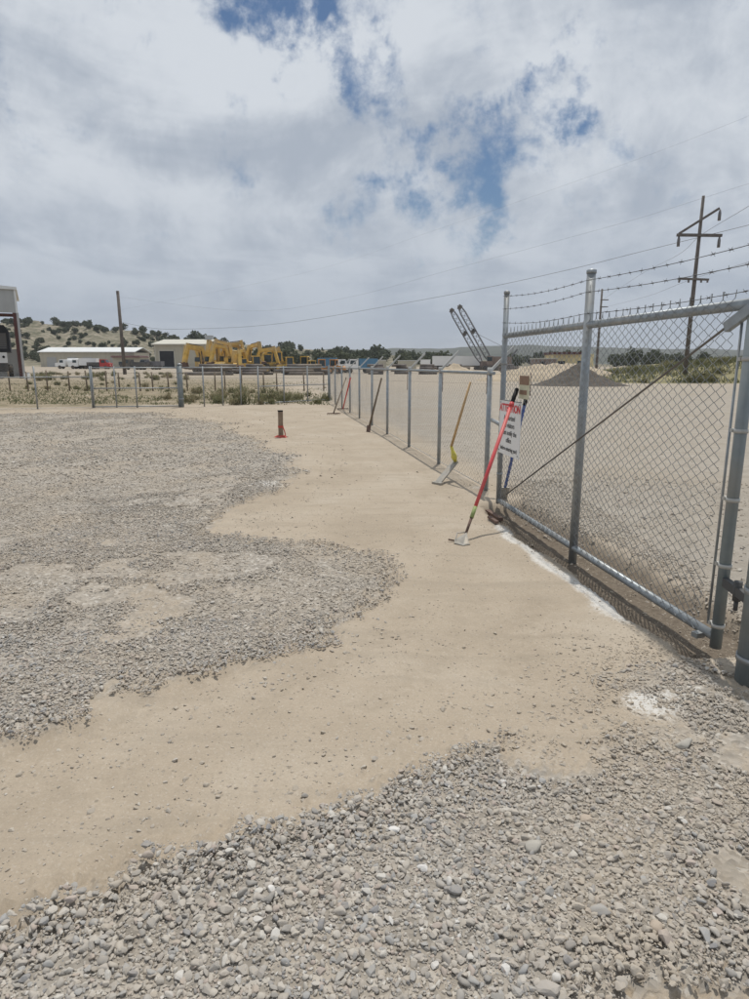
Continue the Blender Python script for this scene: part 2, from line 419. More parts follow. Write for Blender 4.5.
def stone_material():
    m = bpy.data.materials.new('gravel_stone'); m.use_nodes = True
    nt = m.node_tree; N = nt.nodes; L = nt.links; b = N['Principled BSDF']
    b.inputs['Roughness'].default_value = .85; b.inputs['Specular IOR Level'].default_value = .2
    oi = N.new('ShaderNodeObjectInfo'); cr = N.new('ShaderNodeValToRGB'); cr.color_ramp.interpolation = 'CONSTANT'
    L.new(oi.outputs['Random'], cr.inputs[0]); e = cr.color_ramp.elements
    st = [(0, (.285, .275, .26)), (.12, (.365, .345, .315)), (.26, (.435, .40, .355)), (.40, (.33, .33, .325)), (.52, (.395, .365, .33)), (.66, (.455, .425, .38)),
          (.78, (.405, .345, .305)), (.87, (.245, .245, .25)), (.92, (.53, .51, .47)), (.98, (.58, .565, .54))]
    while len(e) < len(st): e.new(.5)
    for k, (p, c) in enumerate(st): e[k].position = p; e[k].color = (*c, 1)
    geo = N.new('ShaderNodeNewGeometry')
    n = N.new('ShaderNodeTexNoise'); n.inputs['Scale'].default_value = 140; n.inputs['Detail'].default_value = 4; L.new(geo.outputs['Position'], n.inputs['Vector'])
    n2 = N.new('ShaderNodeTexNoise'); n2.inputs['Scale'].default_value = 2.2; n2.inputs['Detail'].default_value = 5; L.new(geo.outputs['Position'], n2.inputs['Vector'])
    mr = N.new('ShaderNodeMapRange'); L.new(n.outputs['Fac'], mr.inputs[0]); mr.inputs[1].default_value = .35; mr.inputs[2].default_value = .7; mr.inputs[4].default_value = .3
    m2 = N.new('ShaderNodeMapRange'); L.new(n2.outputs['Fac'], m2.inputs[0]); m2.inputs[1].default_value = .45; m2.inputs[2].default_value = .7; m2.inputs[4].default_value = .35
    ad = N.new('ShaderNodeMath'); ad.operation = 'ADD'; L.new(mr.outputs[0], ad.inputs[0]); L.new(m2.outputs[0], ad.inputs[1])
    da = N.new('ShaderNodeAttribute'); da.attribute_type = 'INSTANCER'; da.attribute_name = 'dust'
    ad2 = N.new('ShaderNodeMath'); ad2.operation = 'ADD'; ad2.use_clamp = True; L.new(ad.outputs[0], ad2.inputs[0]); L.new(da.outputs['Fac'], ad2.inputs[1])
    mx = N.new('ShaderNodeMix'); mx.data_type = 'RGBA'; L.new(ad2.outputs[0], mx.inputs[0]); L.new(cr.outputs[0], mx.inputs[6]); mx.inputs[7].default_value = (.405, .35, .28, 1)
    L.new(mx.outputs[2], b.inputs['Base Color'])
    return m
M['stone'] = stone_material()

# ------------------------------------------------------------------ ground
GA = G(500, 506); GB = G(724, 652)                # feet of the gate leaf: far end, hinge end
gate_u = (GB - GA).normalized(); gate_n = Vector((gate_u.y, -gate_u.x, 0))   # n points away from the camera side?
if gate_n.x < 0: gate_n = -gate_n                 # +n = beyond the gate
GATE_L = (GB - GA).length
FA = G(489, 493); FB = G(329.3, 400.8)            # side fence: near post, far corner

def gatexy(x, y):
    dx = x - GA.x; dy = y - GA.y
    return dx * gate_u.x + dy * gate_u.y, dx * gate_n.x + dy * gate_n.y

def fence_side(x, y):                             # >0 beyond the side fence / gate line
    d = (FB - FA); n = np.array([d.y, -d.x]) / math.hypot(d.x, d.y)
    f1 = (x - FA.x) * n[0] + (y - FA.y) * n[1]
    s, f2 = gatexy(x, y)
    return np.where(y > FA.y, f1, f2)

def px_poly(pts): return np.array([[G(a, b).x, G(a, b).y] for a, b in pts])
def inside(x, y, poly):
    r = np.zeros(x.shape, bool); n = len(poly); j = n - 1
    for i in range(n):
        xi, yi = poly[i]; xj, yj = poly[j]
        if abs(yj - yi) > 1e-9:
            c = ((yi > y) != (yj > y)) & (x < (xj - xi) * (y - yi) / (yj - yi) + xi)
            r ^= c
        j = i
    return r

POLY_A = px_poly([(-120, 1010), (0, 948), (45, 915), (95, 888), (135, 868), (200, 842), (262, 826), (330, 806), (392, 778), (470, 757), (545, 738), (580, 705), (600, 672), (640, 655), (668, 648), (700, 662), (735, 700), (790, 690), (1000, 760), (1000, 1400), (-200, 1400)])
POLY_B = px_poly([(-260, 800), (0, 738), (60, 712), (150, 688), (240, 660), (330, 636), (384, 610), (397, 580), (372, 552), (320, 543), (262, 546), (222, 540), (202, 526), (240, 506), (290, 482), (302, 466), (274, 442), (232, 426), (150, 413), (0, 415), (-200, 418), (-420, 600)])
POLY_BARE = [(px_poly([(-200, 590), (0, 572), (110, 560), (240, 548), (330, 556), (250, 578), (120, 600), (0, 620), (-200, 640)]), .66),
             (px_poly([(60, 615), (120, 600), (185, 615), (165, 648), (100, 655)]), .55),
             (px_poly([(560, 1030), (590, 985), (660, 975), (700, 960), (760, 945), (900, 1040), (700, 1200), (540, 1060)]), .0),
             (px_poly([(690, 905), (715, 880), (790, 870), (790, 930), (720, 925)]), .30)]
POLY_SOFT = px_poly([(470, 775), (545, 735), (580, 690), (600, 655), (700, 640), (770, 690), (770, 760), (650, 755), (560, 790)])
POLY_G = px_poly([(512, 505), (560, 528), (640, 560), (760, 640), (1000, 640), (900, 520), (740, 486), (600, 478), (520, 482)])

def coverage(x, y):
    """gravel cover 0..1 on the near side and behind the gate"""
    w = .05 + .018 * np.maximum(y, 0)
    wx = x + (fbm(x * 1.6, y * 1.6, 5) - .5) * 6 * w; wy = y + (fbm(x * 1.6, y * 1.6, 25) - .5) * 6 * w
    wx = wx + (fbm(x * 6, y * 6, 105) - .5) * .30; wy = wy + (fbm(x * 6, y * 6, 125) - .5) * .34
    a = inside(wx, wy, POLY_A).astype(float)
    a = np.where(inside(wx, wy, POLY_SOFT), a * np.clip(.15 + 1.1 * sstep(fbm(x * 2.6, y * 2.6, 135) + .35 * (fbm(x * 11, y * 11, 137) - .5), .36, .62), 0, 1), a)
    bm = inside(wx, wy, POLY_B).astype(float) * (.70 + .30 * sstep(fbm(x * .8, y * .55, 41) + .25 * (fbm(x * 4, y * 2.5, 43) - .5), .36, .60))
    c = np.maximum(a, bm)
    for pl, k in POLY_BARE: c = np.where(inside(wx, wy, pl), c * np.clip(k + .5 * sstep(fbm(x * 1.8, y * 1.8, 61), .48, .68), 0, 1), c)
    c = np.maximum(c, inside(wx, wy, POLY_G) * .62)
    return c

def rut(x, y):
    """rut along the gate: depth and mask"""
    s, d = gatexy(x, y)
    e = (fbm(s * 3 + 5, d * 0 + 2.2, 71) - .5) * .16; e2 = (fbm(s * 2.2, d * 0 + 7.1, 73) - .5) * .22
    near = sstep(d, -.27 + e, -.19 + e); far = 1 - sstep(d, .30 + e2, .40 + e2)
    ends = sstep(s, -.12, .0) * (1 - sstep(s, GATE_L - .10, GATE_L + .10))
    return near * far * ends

def terrain(x, y):
    z = (fbm(x * .35, y * .35, 3) - .5) * .07 * np.clip(y / 6, .4, 1.2)
    z = z + (fbm(x * 2.2, y * 2.2, 9) - .5) * .03
    s, d = gatexy(x, y)
    nearfence = np.exp(-(fence_side(x, y) / .8) ** 2)
    z = z * (1 - .7 * nearfence)
    z = z * (1 - sstep(y, 30, 60)) + sstep(y, 120, 260) * 1.0
    return z

TRACK = np.array([[G(a, b).x, G(a, b).y] for a, b in ((-160, 930), (60, 840), (250, 750), (400, 660), (455, 590), (430, 520), (380, 470), (330, 440), (250, 418), (150, 409))])
def tracks(x, y):
    best = np.full(x.shape, 9.0); side = np.zeros(x.shape)
    for (ax, ay), (bx, by) in zip(TRACK[:-1], TRACK[1:]):
        dx, dy = bx - ax, by - ay; l2 = dx * dx + dy * dy
        t = np.clip(((x - ax) * dx + (y - ay) * dy) / l2, 0, 1); d = np.hypot(x - ax - t * dx, y - ay - t * dy); best = np.minimum(best, d)
    best = best + (fbm(x * 1.2, y * 1.2, 201) - .5) * .18
    m = np.exp(-((best - .62) / .13) ** 2) + .7 * np.exp(-((best - .22) / .11) ** 2)
    return m * sstep(fbm(x * .9, y * .9, 203), .34, .56)

def ground_height(x, y, cov=None):
    if cov is None: cov = coverage(x, y)
    z = terrain(x, y)
    z = z + cov * np.where(y < 14, .025 + .15 * (fbm(x * .8, y * .8, 33) - .4), .03 + .12 * (fbm(x * .5, y * .5, 35) - .4))
    z = z + (fbm(x * 9, y * 9, 91, 3) - .5) * .016 * np.exp(-np.maximum(y, 0) / 8)
    k = (y > 0) & (y < 26); tr = np.zeros_like(z); tr[k] = tracks(x[k], y[k]); z = z - tr * (1 - .6 * cov) * (.016 + .02 * (fbm(x * 14, y * 14, 207, 2) - .5))
    z = z - rut(x, y) * (.075 + .03 * fbm(x * 4, y * 4, 77))
    return z

def make_ground():
    rows = np.concatenate([np.array([-30, -15, -8, -4, -2, -1, -.3, .2]), .5 * np.exp(np.linspace(0, math.log(5200 / .5), 640))])
    t = np.linspace(-1, 1, 430); t = .55 * t + .45 * t ** 3
    Y = np.repeat(rows[:, None], len(t), 1); X = t[None, :] * (np.maximum(rows, 0)[:, None] * 1.35 + 4.5)
    x = X.ravel(); y = Y.ravel()
    near = y < 60
    cov = np.zeros_like(x)
    acc = 0
    for k in range(9):
        jx = x[near] + rng.normal(0, .06 + .018 * y[near].clip(0), near.sum()); jy = y[near] + rng.normal(0, .06 + .03 * y[near].clip(0), near.sum())
        acc = acc + coverage(jx, jy)
    cov[near] = acc / 9
    z = ground_height(x, y, cov)
    n = len(t); m = len(rows)
    idx = np.arange(n * m).reshape(m, n)
    faces = np.stack([idx[:-1, :-1], idx[:-1, 1:], idx[1:, 1:], idx[1:, :-1]], -1).reshape(-1, 4)
    o = np_mesh('ground', np.stack([x, y, z], 1), faces, M['ground'], True)
    fs = fence_side(x, y); s, d = gatexy(x, y)
    lot = sstep(fs, .15, .9) * (1 - .0 * x); lot = np.where(y > 31, np.maximum(lot, sstep(y, 45, 75)), lot) * (1 - .5 * sstep(y, 30, 60))
    dug_shade = rut(x, y)
    white = np.exp(-((d + .34 - (fbm(s * 3, d * 0, 19) - .5) * .2) / .09) ** 2) * sstep(s, .6, 1.0) * (1 - sstep(s, 3.2, 3.6)) * 1.0
    for (px, py, r, a) in ((660, 712, .2, .7), (640, 700, .12, .6), (690, 695, .12, .8), (466, 478, .3, .6), (478, 488, .25, .7), (540, 760, .3, .55), (268, 489, .35, .9), (425, 640, .2, .3), (600, 610, .3, .5), (465, 470, .4, .5), (405, 800, .2, .6), (430, 855, .15, .5)):
        p = G(px, py); white = white + a * np.exp(-(((x - p.x) ** 2 + (y - p.y) ** 2) / r ** 2))
    white = np.clip(white, 0, 1)
    kk = (y > 0) & (y < 26); trk = np.zeros_like(x); trk[kk] = tracks(x[kk], y[kk])
    veg = sstep(y - .55 * np.clip(x, -11, 0), 29.8, 32.0) * (1 - .75 * sstep(y, 55, 90)) * (1 - sstep(fs, -3, -.5)) * (y < 140) + sstep(y, 200, 320)
    for nm, arr in (('gravel', cov), ('lot', lot), ('dug_shade', dug_shade), ('white', white), ('veg', np.clip(veg, 0, 1)), ('packed', np.clip(trk, 0, 1))):
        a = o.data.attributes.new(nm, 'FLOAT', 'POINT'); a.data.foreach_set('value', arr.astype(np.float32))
    tag(o, 'pale tan dirt yard with grey gravel patches', None, kind='structure')
    return o
ground = make_ground()
def gz(x, y): return float(ground_height(np.array([x]), np.array([y]))[0])
def on_ground(px, py):
    p = G(px, py); p.z = gz(p.x, p.y); return p

# ---- gravel: stones too many to count, scattered over the covered patches
def stone_meshes():
    out = []
    import bmesh
    for k in range(9):
        bm = bmesh.new(); bmesh.ops.create_icosphere(bm, subdivisions=2, radius=1)
        r = np.random.default_rng(100 + k)
        planes = [(Vector(r.normal(size=3)).normalized(), r.uniform(.42, .8)) for _ in range(10)]
        sc = Vector((r.uniform(.9, 1.25), r.uniform(.7, 1.0), r.uniform(.45, .7)))
        for v in bm.verts:
            for nn, dd in planes:
                h = v.co.dot(nn)
                if h > dd: v.co -= nn * (h - dd) * .97
            v.co = Vector((v.co.x * sc.x, v.co.y * sc.y, v.co.z * sc.z))
        me = bpy.data.meshes.new('stone'); bm.to_mesh(me); bm.free()
        me.polygons.foreach_set('use_smooth', [k % 3 == 0] * len(me.polygons)); me.materials.append(M['stone'])
        out.append(me)
    return out
STONES = stone_meshes()

def project(x, y, z):
    vx = x; vy = y; vz = z - EYE
    w = vy * CF.y + vz * CF.z; u = vy * CU.y + vz * CU.z
    w = np.where(w < .05, .05, w)
    return 374.5 + FPX * vx / w, 499.5 - FPX * u / w

def make_gravel():
    px, py, sc = [], [], []
    def scatter(n, x0, x1, y0, y1, rmean, rsd, fn, rmin, rmax):
        x = rng.uniform(x0, x1, n); y = rng.uniform(y0, y1, n)
        a, b = project(x, y, np.zeros(n)); k = (a > -60) & (a < 810) & (b < 1080); x = x[k]; y = y[k]
        hv = np.where(rng.random(len(x)) < .12, 2.6, 1.0); jx = x + hv * rng.normal(0, .08 + .024 * y, len(x)); jy = y + hv * rng.normal(0, .08 + .04 * y, len(x))
        keep = rng.random(len(x)) < fn(jx, jy); x = x[keep]; y = y[keep]
        r = np.clip(np.exp(rng.normal(math.log(rmean), rsd, len(x))), rmin, rmax)
        px.append(x); py.append(y); sc.append(r)
    C = coverage
    up = lambda y, a, b: sstep(y, a, b)
    scatter(125000, -2.9, 2.6, .95, 3.9, .0070, .46, lambda x, y: C(x, y) ** .8 * (1 - up(y, 3.3, 3.9)), .0025, .021)
    scatter(70000, -2.9, 2.6, .95, 3.9, .0036, .35, lambda x, y: np.clip(C(x, y), .03, 1), .002, .010)
    scatter(290000, -7, 2.5, 3.0, 10.0, .0070, .46, lambda x, y: C(x, y) * .85 * up(y, 3.0, 3.6) * (1 - .9 * up(y, 6.5, 10)), .003, .020)
    scatter(45000, -6, 2.5, 3.2, 8.0, .0042, .4, lambda x, y: np.where(fence_side(x, y) < -.2, np.clip(C(x, y), .05, 1), .5), .003, .014)
    scatter(250000, -15, 2.5, 6.5, 25.0, .0105, .46, lambda x, y: C(x, y) * .85 * up(y, 6.5, 10), .006, .034)
    scatter(8000, -9, 3, 8.0, 24.0, .008, .4, lambda x, y: np.where(fence_side(x, y) < 0, .18, .8), .004, .022)
    grit = lambda x, y: np.clip(C(x + rng.normal(0, .25, len(x)), y + rng.normal(0, .3, len(x))) * .8, .04, 1)
    scatter(90000, -2.9, 2.6, .95, 4.5, .0022, .35, grit, .0012, .005)
    scatter(60000, -4.5, 2.6, 3.6, 7.5, .003, .35, grit, .0018, .007)
    scatter(26000, 1.2, 7.5, 3.0, 13.0, .0095, .45, lambda x, y: (fence_side(x, y) > -.25) * np.clip(C(x, y) + .12 * (fbm(x * 1.5, y * 1.5, 8) > .5), 0, 1), .004, .028)
    # spill along the edge of the rut and pale stones by it
    x = np.concatenate(px); y = np.concatenate(py); r = np.concatenate(sc)
    r = r * np.where((r > .012) & (y < 3), 1.0, 1.0)
    cv = coverage(x, y)
    dust = np.clip(.06 + .30 * sstep(x, .1, .9) * (y < 4) + .22 * (y > 4) + .5 * (1 - cv) + rng.normal(0, .15, len(x)), 0, .75)
    z = ground_height(x, y) + r * (.34 - .38 * dust)
    me = bpy.data.meshes.new('gravel'); n = len(x)
    me.vertices.add(n); me.vertices.foreach_set('co', np.stack([x, y, z], 1).astype(np.float32).ravel())
    def put(nm, typ, arr, key): a = me.attributes.new(nm, typ, 'POINT'); a.data.foreach_set(key, arr.ravel())
    rot = np.stack([rng.normal(0, .35, n), rng.normal(0, .35, n), rng.uniform(0, 6.283, n)], 1).astype(np.float32)
    put('rot', 'FLOAT_VECTOR', rot, 'vector'); put('scl', 'FLOAT', r.astype(np.float32), 'value')
    put('dust', 'FLOAT', dust.astype(np.float32), 'value'); put('pick', 'INT', rng.integers(0, len(STONES), n).astype(np.int32), 'value')
    o = link(bpy.data.objects.new('gravel', me))
    tag(o, 'loose grey and tan gravel spread in patches over the dirt', 'gravel', kind='stuff')
    col = bpy.data.collections.new('gravel_shapes')
    for me_ in STONES:
        col.objects.link(bpy.data.objects.new('gravel_shape', me_))
    ng = bpy.data.node_groups.new('scatter_gravel', 'GeometryNodeTree')
    ng.interface.new_socket('Geometry', in_out='INPUT', socket_type='NodeSocketGeometry'); ng.interface.new_socket('Geometry', in_out='OUTPUT', socket_type='NodeSocketGeometry')
    N = ng.nodes; L = ng.links
    gi = N.new('NodeGroupInput'); go = N.new('NodeGroupOutput'); iop = N.new('GeometryNodeInstanceOnPoints')
    ci = N.new('GeometryNodeCollectionInfo'); ci.inputs['Collection'].default_value = col; ci.inputs['Separate Children'].default_value = True; ci.inputs['Reset Children'].default_value = True
    def na(nm, t): a = N.new('GeometryNodeInputNamedAttribute'); a.data_type = t; a.inputs['Name'].default_value = nm; return a.outputs['Attribute']
    L.new(gi.outputs[0], iop.inputs['Points']); L.new(ci.outputs[0], iop.inputs['Instance']); iop.inputs['Pick Instance'].default_value = True
    L.new(na('pick', 'INT'), iop.inputs['Instance Index'])
    e2r = N.new('FunctionNodeEulerToRotation'); L.new(na('rot', 'FLOAT_VECTOR'), e2r.inputs[0]); L.new(e2r.outputs[0], iop.inputs['Rotation'])
    cx = N.new('ShaderNodeCombineXYZ'); sv = na('scl', 'FLOAT')
    for i in range(3): L.new(sv, cx.inputs[i])
    L.new(cx.outputs[0], iop.inputs['Scale']); L.new(iop.outputs[0], go.inputs[0])
    md = o.modifiers.new('scatter', 'NODES'); md.node_group = ng
    print('gravel stones', n)
make_gravel()

# ---- the larger stones, each one a piece of the ground
def make_stones():
    spots = [(533, 855, 11, 'pale'), (395, 845, 6, 'white'), (424, 882, 6, 'white'), (683, 747, 9, 'pale'), (584, 828, 7, 'tan'), (665, 950, 10, 0), (306, 797, 4, 0), (175, 762, 4, 0), (272, 910, 5, 'white'), (655, 938, 8, 'tan'),
             (548, 1010, 12, 0), (704, 940, 9, 0), (600, 925, 9, 0), (455, 905, 8, 0)]
    r = random.Random(5); n = 0; tries = 0
    while n < 230 and tries < 6000:
        tries += 1
        px = r.uniform(-10, 760); py = r.uniform(770, 998)
        p = G(px, py)
        if coverage(np.array([p.x]), np.array([p.y]))[0] < .6: continue
        spots.append((px, py, r.uniform(4.6, 6.2) * (.75 + .25 * (py - 770) / 230), 0)); n += 1
    extra = {'pale': M['pale_stone'], 'white': M['white_stone'], 'tan': M['tan_stone']}
    for i, (px, py, hp, kind) in enumerate(spots):
        p = G(px, py); rad = hp / FPX * math.hypot(p.y, EYE)
        me = STONES[i % len(STONES)]
        o = bpy.data.objects.new('stone', me); link(o, ground)
        o.location = (p.x, p.y, gz(p.x, p.y) + rad * .25); o.scale = (rad,) * 3
        o.rotation_euler = (r.gauss(0, .25), r.gauss(0, .25), r.uniform(0, 6.28))
        if kind:
            o.material_slots[0].link = 'OBJECT'; o.material_slots[0].material = extra[kind]
M['pale_stone'] = mat('pale_stone', (.40, .375, .33), .9, 0, .12, 30)
M['white_stone'] = mat('white_stone', (.62, .60, .57), .9, 0, .08, 30)
M['tan_stone'] = mat('tan_stone', (.42, .35, .28), .9, 0, .12, 30)
make_stones()

# ------------------------------------------------------------------ hills
def ridge_profile(px):
    xs = [-700, -300, -100, 0, 25, 60, 100, 140, 190, 230, 280, 340, 420, 520, 700, 1000]
    ys = [318, 316, 320, 326, 327, 330, 331, 336, 343, 347, 351, 354, 358, 363, 367, 368]
    return np.interp(px, xs, ys)
HILL_D = 460.0
def hill_z(px, Y):
    top = (HOR - ridge_profile(px)) / FPX * HILL_D * 1.02 + 1.0
    t = sstep(Y, 255, HILL_D) - .55 * sstep(Y, HILL_D, 700)
    rough = (fbm(px * .045, Y * .035, 13) - .5)
    return 0.9 + top * t * (1 + .30 * rough) + rough * 3.2 * sstep(Y, 250, 330) * np.clip(top / 18, 0, 1)
def make_hill():
    pxs = np.linspace(-700, 1000, 360); Ys = np.linspace(245, 720, 90)
    PX, YY = np.meshgrid(pxs, Ys)
    X = (PX - 374.5) / FPX * YY * math.cos(PITCH) * 1.0 / 1.0
    Z = hill_z(PX, YY); Z[0] = -1.0; Z[-1] = -1
    idx = np.arange(PX.size).reshape(PX.shape)
    faces = np.stack([idx[:-1, :-1], idx[:-1, 1:], idx[1:, 1:], idx[1:, :-1]], -1).reshape(-1, 4)
    m = bpy.data.materials.new('dry_hillside'); m.use_nodes = True
    N = m.node_tree.nodes; L = m.node_tree.links; b = N['Principled BSDF']; b.inputs['Roughness'].default_value = .95; b.inputs['Specular IOR Level'].default_value = .05
    g = N.new('ShaderNodeNewGeometry'); n = N.new('ShaderNodeTexNoise'); n.inputs['Scale'].default_value = .09; n.inputs['Detail'].default_value = 10; n.inputs['Roughness'].default_value = .78; L.new(g.outputs['Position'], n.inputs['Vector'])
    r = N.new('ShaderNodeValToRGB'); L.new(n.outputs['Fac'], r.inputs[0]); e = r.color_ramp.elements
    e[0].position = .36; e[0].color = (.11, .105, .075, 1); e[1].position = .64; e[1].color = (.36, .315, .25, 1); x = e.new(.5); x.color = (.24, .213, .162, 1)
    n2 = N.new('ShaderNodeTexNoise'); n2.inputs['Scale'].default_value = .30; n2.inputs['Detail'].default_value = 6; n2.inputs['Roughness'].default_value = .7; L.new(g.outputs['Position'], n2.inputs['Vector'])
    m2 = N.new('ShaderNodeMapRange'); m2.inputs[1].default_value = .47; m2.inputs[2].default_value = .60; m2.inputs[4].default_value = .8; L.new(n2.outputs['Fac'], m2.inputs[0])
    mx = N.new('ShaderNodeMix'); mx.data_type = 'RGBA'; L.new(m2.outputs[0], mx.inputs[0]); L.new(r.outputs[0], mx.inputs[6]); mx.inputs[7].default_value = (.10, .105, .065, 1)
    L.new(mx.outputs[2], b.inputs['Base Color'])
    o = np_mesh('hill', np.stack([X.ravel(), YY.ravel(), Z.ravel()], 1), faces, m, True)
    tag(o, 'dry tan hillside dotted with junipers behind the sheds', kind='structure')
make_hill()
def hill_point(px, Y): return Vector(((px - 374.5) / FPX * Y * math.cos(PITCH), Y, float(hill_z(np.array([px]), np.array([Y]))[0])))

def make_far_ridge():
    pxs = np.linspace(-900, 1700, 500); Ys = np.array([1500, 1800, 2150, 2500, 2900, 3400]); prof = np.array([0, .25, .62, 1.0, .7, 0])
    xs = [-900, 200, 330, 430, 480, 520, 600, 680, 749, 1000, 1700]; ys = [352, 350, 349.5, 348.5, 347, 346, 347, 349, 350, 351, 352]
    PX, YY = np.meshgrid(pxs, Ys); PR = np.repeat(prof[:, None], len(pxs), 1)
    top = (HOR - np.interp(PX, xs, ys)) / FPX * 2500
    Z = top * PR * (1 + .22 * (fbm(PX * .03, YY * .002, 4) - .5) + .06 * (fbm(PX * .3, YY * .004, 6) - .5)) - 3 * (PR == 0)
    X = (PX - 374.5) / FPX * YY * math.cos(PITCH)
    idx = np.arange(PX.size).reshape(PX.shape)
    faces = np.stack([idx[:-1, :-1], idx[:-1, 1:], idx[1:, 1:], idx[1:, :-1]], -1).reshape(-1, 4)
    m = mat('far_ridge_scrub', (.065, .07, .05), .95, 0, .5, .02, spec=.05)
    o = np_mesh('far_ridge', np.stack([X.ravel(), YY.ravel(), Z.ravel()], 1), faces, m, True)
    tag(o, 'low scrub covered ridge along the horizon', kind='structure')
make_far_ridge()

# ------------------------------------------------------------------ chain-link fencing
def chain_link(name, o0, u, L, zb, zt, pitch, r, parent, tips=0.0, n_off=(0, 0)):
    """woven zig-zag wires in the vertical plane through o0 along u; zb/zt bottom and top heights"""
    nrm = np.array([u.y, -u.x, 0.0]); uu = np.array([u.x, u.y, 0.0]); o = np.array([o0.x, o0.y, 0.0])
    nw = int(L / pitch); levels = max(2, int((zt - zb) / (pitch * .62)))
    zs = np.linspace(zb, zt, levels + 1)
    V = []; Fc = []; base = 0
    k = np.arange(levels + 1)
    wob = rng.normal(0, pitch * .03, (nw, levels + 1))
    for i in range(nw):
        s = (i + .5) * pitch + np.where((k + i) % 2 == 0, -1, 1) * pitch * .5 + wob[i]
        off = np.where((k + i) % 2 == 0, -1, 1) * r * .9 + (fbm(np.full(levels + 1, i * pitch * 1.3), zs * 1.6, 17) - .5) * .05
        s = s + (fbm(np.full(levels + 1, i * pitch * .9), zs * 2.2, 27) - .5) * pitch * .9
        pts = o + uu * s[:, None] + nrm * off[:, None] + np.array([0, 0, 1.0]) * zs[:, None]
        if tips > 0:
            ext = pts[-1] + np.array([0, 0, 1.0]) * tips + uu * ((-1) ** i) * pitch * .12
            pts = np.vstack([pts, ext])
        m = len(pts)
        ring = np.array([uu * math.cos(a) + nrm * math.sin(a) for a in (0.5, 2.594, 4.689)]) * r
        V.append((pts[:, None, :] + ring[None]).reshape(-1, 3))
        b = base + np.arange(m - 1)[:, None] * 3
        q = np.arange(3)[None]
        Fc.append(np.stack([b + q, b + (q + 1) % 3, b + 3 + (q + 1) % 3, b + 3 + q], -1).reshape(-1, 4))
        base += m * 3
    return np_mesh(name, np.vstack(V), np.vstack(Fc), M['wire'], True, parent)

def barbed(pts, name, parent, r=.0023, spacing=.125):
    mb = MB(); pts = [Vector(p) for p in pts]
    mb.tube(pts, r, 5)
    for a, b in zip(pts[:-1], pts[1:]):
        d = b - a; n = max(1, int(d.length / spacing)); t = d.normalized()
        for k in range(n):
            p = a + d * ((k + .5) / n); ang = random.uniform(0, 3.14)
            s = t.cross(Vector((0, 0, 1))).normalized(); w = s.cross(t)
            e = (s * math.cos(ang) + w * math.sin(ang)); e2 = (s * math.cos(ang + 1.4) + w * math.sin(ang + 1.4))
            mb.tube([p - e * .017 + t * .004, p + e * .017 - t * .004], .0012, 3, True, False)
            mb.tube([p - e2 * .015 - t * .008, p + e2 * .015 + t * .004], .0012, 3, True, False)
            mb.tube([p - t * .012, p + t * .012], r * 1.9, 5)
    return mb.build(name, M['barb'], parent)

def gate_point(s, z, off=0.0):
    p = GA + gate_u * s + gate_n * off; return Vector((p.x, p.y, z))

def make_gate():
    g = empty('chain_link_gate', (0, 0, 0))
    tag(g, 'tall grey chain-link swing gate with barbed wire on top and a sign', 'gate')
    zt = 1.915; zb = .055
    mb = MB(); mb.tube([gate_point(-.06, .02), gate_point(-.06, 2.36)], .030, 12); mb.tube([gate_point(-.06, 2.36), gate_point(-.06, 2.385), gate_point(-.06, 2.395)], [.034, .034, .012], 12)
    p = mb.build('end_post', M['galv'], g)
    for z in (.35, 1.0, 1.6): MB().tube([gate_point(-.06, z), gate_point(-.06, z + .035)], .034, 12).build('tension_band', M['galv'], p)
    mb = MB(); mb.tube([gate_point(1.93, -.13), gate_point(1.93, 2.31)], .036, 12); mb.tube([gate_point(1.93, 2.31), gate_point(1.93, 2.335), gate_point(1.93, 2.345)], [.040, .040, .012], 12)
    mb.build('middle_post', M['galv'], g)
    mb = MB(); mb.tube([gate_point(3.82, zb - .06), gate_point(3.82, 2.02)], .032, 14); mb.tube([gate_point(3.82, 2.02), gate_point(3.82, 2.05)], [.036, .02], 14)
    p = mb.build('hinge_post', M['post'], g)
    for z in (.12, .48, .86, 1.24, 1.62):
        mb = MB(); mb.tube([gate_point(3.82, z), gate_point(3.82, z + .022)], .037, 14); mb.box(gate_point(3.82 - .045, z + .011), (.02, .05, .02), (0, 0, math.atan2(gate_u.y, gate_u.x))); mb.build('tension_band', M['galv_pale'], p)
    MB().tube([gate_point(-.06, zt), gate_point(3.82, zt)], .030, 12).build('top_rail', M['galv'], g)
    MB().tube([gate_point(-.06, zb), gate_point(3.82, zb)], .028, 12).build('bottom_rail', M['galv'], g)
    MB().tube([gate_point(3.76, .12, -.02), gate_point(3.76, 1.86, -.02)], .007, 6).build('tension_bar', M['galv'], g)
    # truss rod from low far corner to high hinge corner
    t = MB().tube([gate_point(.30, .20, -.036), gate_point(3.74, 1.84, -.036)], .007, 6).build('truss_rod', M['mgrey'], g)
    mb = MB(); mb.bar(gate_point(3.66, 1.80, -.036), gate_point(3.84, 1.885, -.036), .03, .055); mb.build('rod_bracket', M['galv'], t)
    chain_link('chain_link_mesh', gate_point(-.03, 0, -.034), gate_u, 3.80, zb + .0, zt + .035, .050, .0026, g, tips=.042)
    heights = [(2.335, 2.255, 2.22), (2.20, 2.165, 2.12), (2.055, 2.0, 2.0)]
    for z0, z1, z2 in heights:
        pts = []
        for s0, s1, a, b in ((-.06, 1.93, z0, z1), (1.93, 4.6, z1, z2)):
            for k in range(7):
                t = k / 6; pts.append(gate_point(s0 + (s1 - s0) * t, a + (b - a) * t - .03 * math.sin(math.pi * t), -.04))
        barbed(pts, 'barbed_wire', g)
    # drop latch at the far end and strut to the fence
    mb = MB(); mb.box(gate_point(3.72, .035, -.045), (.06, .045, .03), (0, 0, .3)); mb.build('latch_shoe', M['galv'], g)
    return g
make_gate()

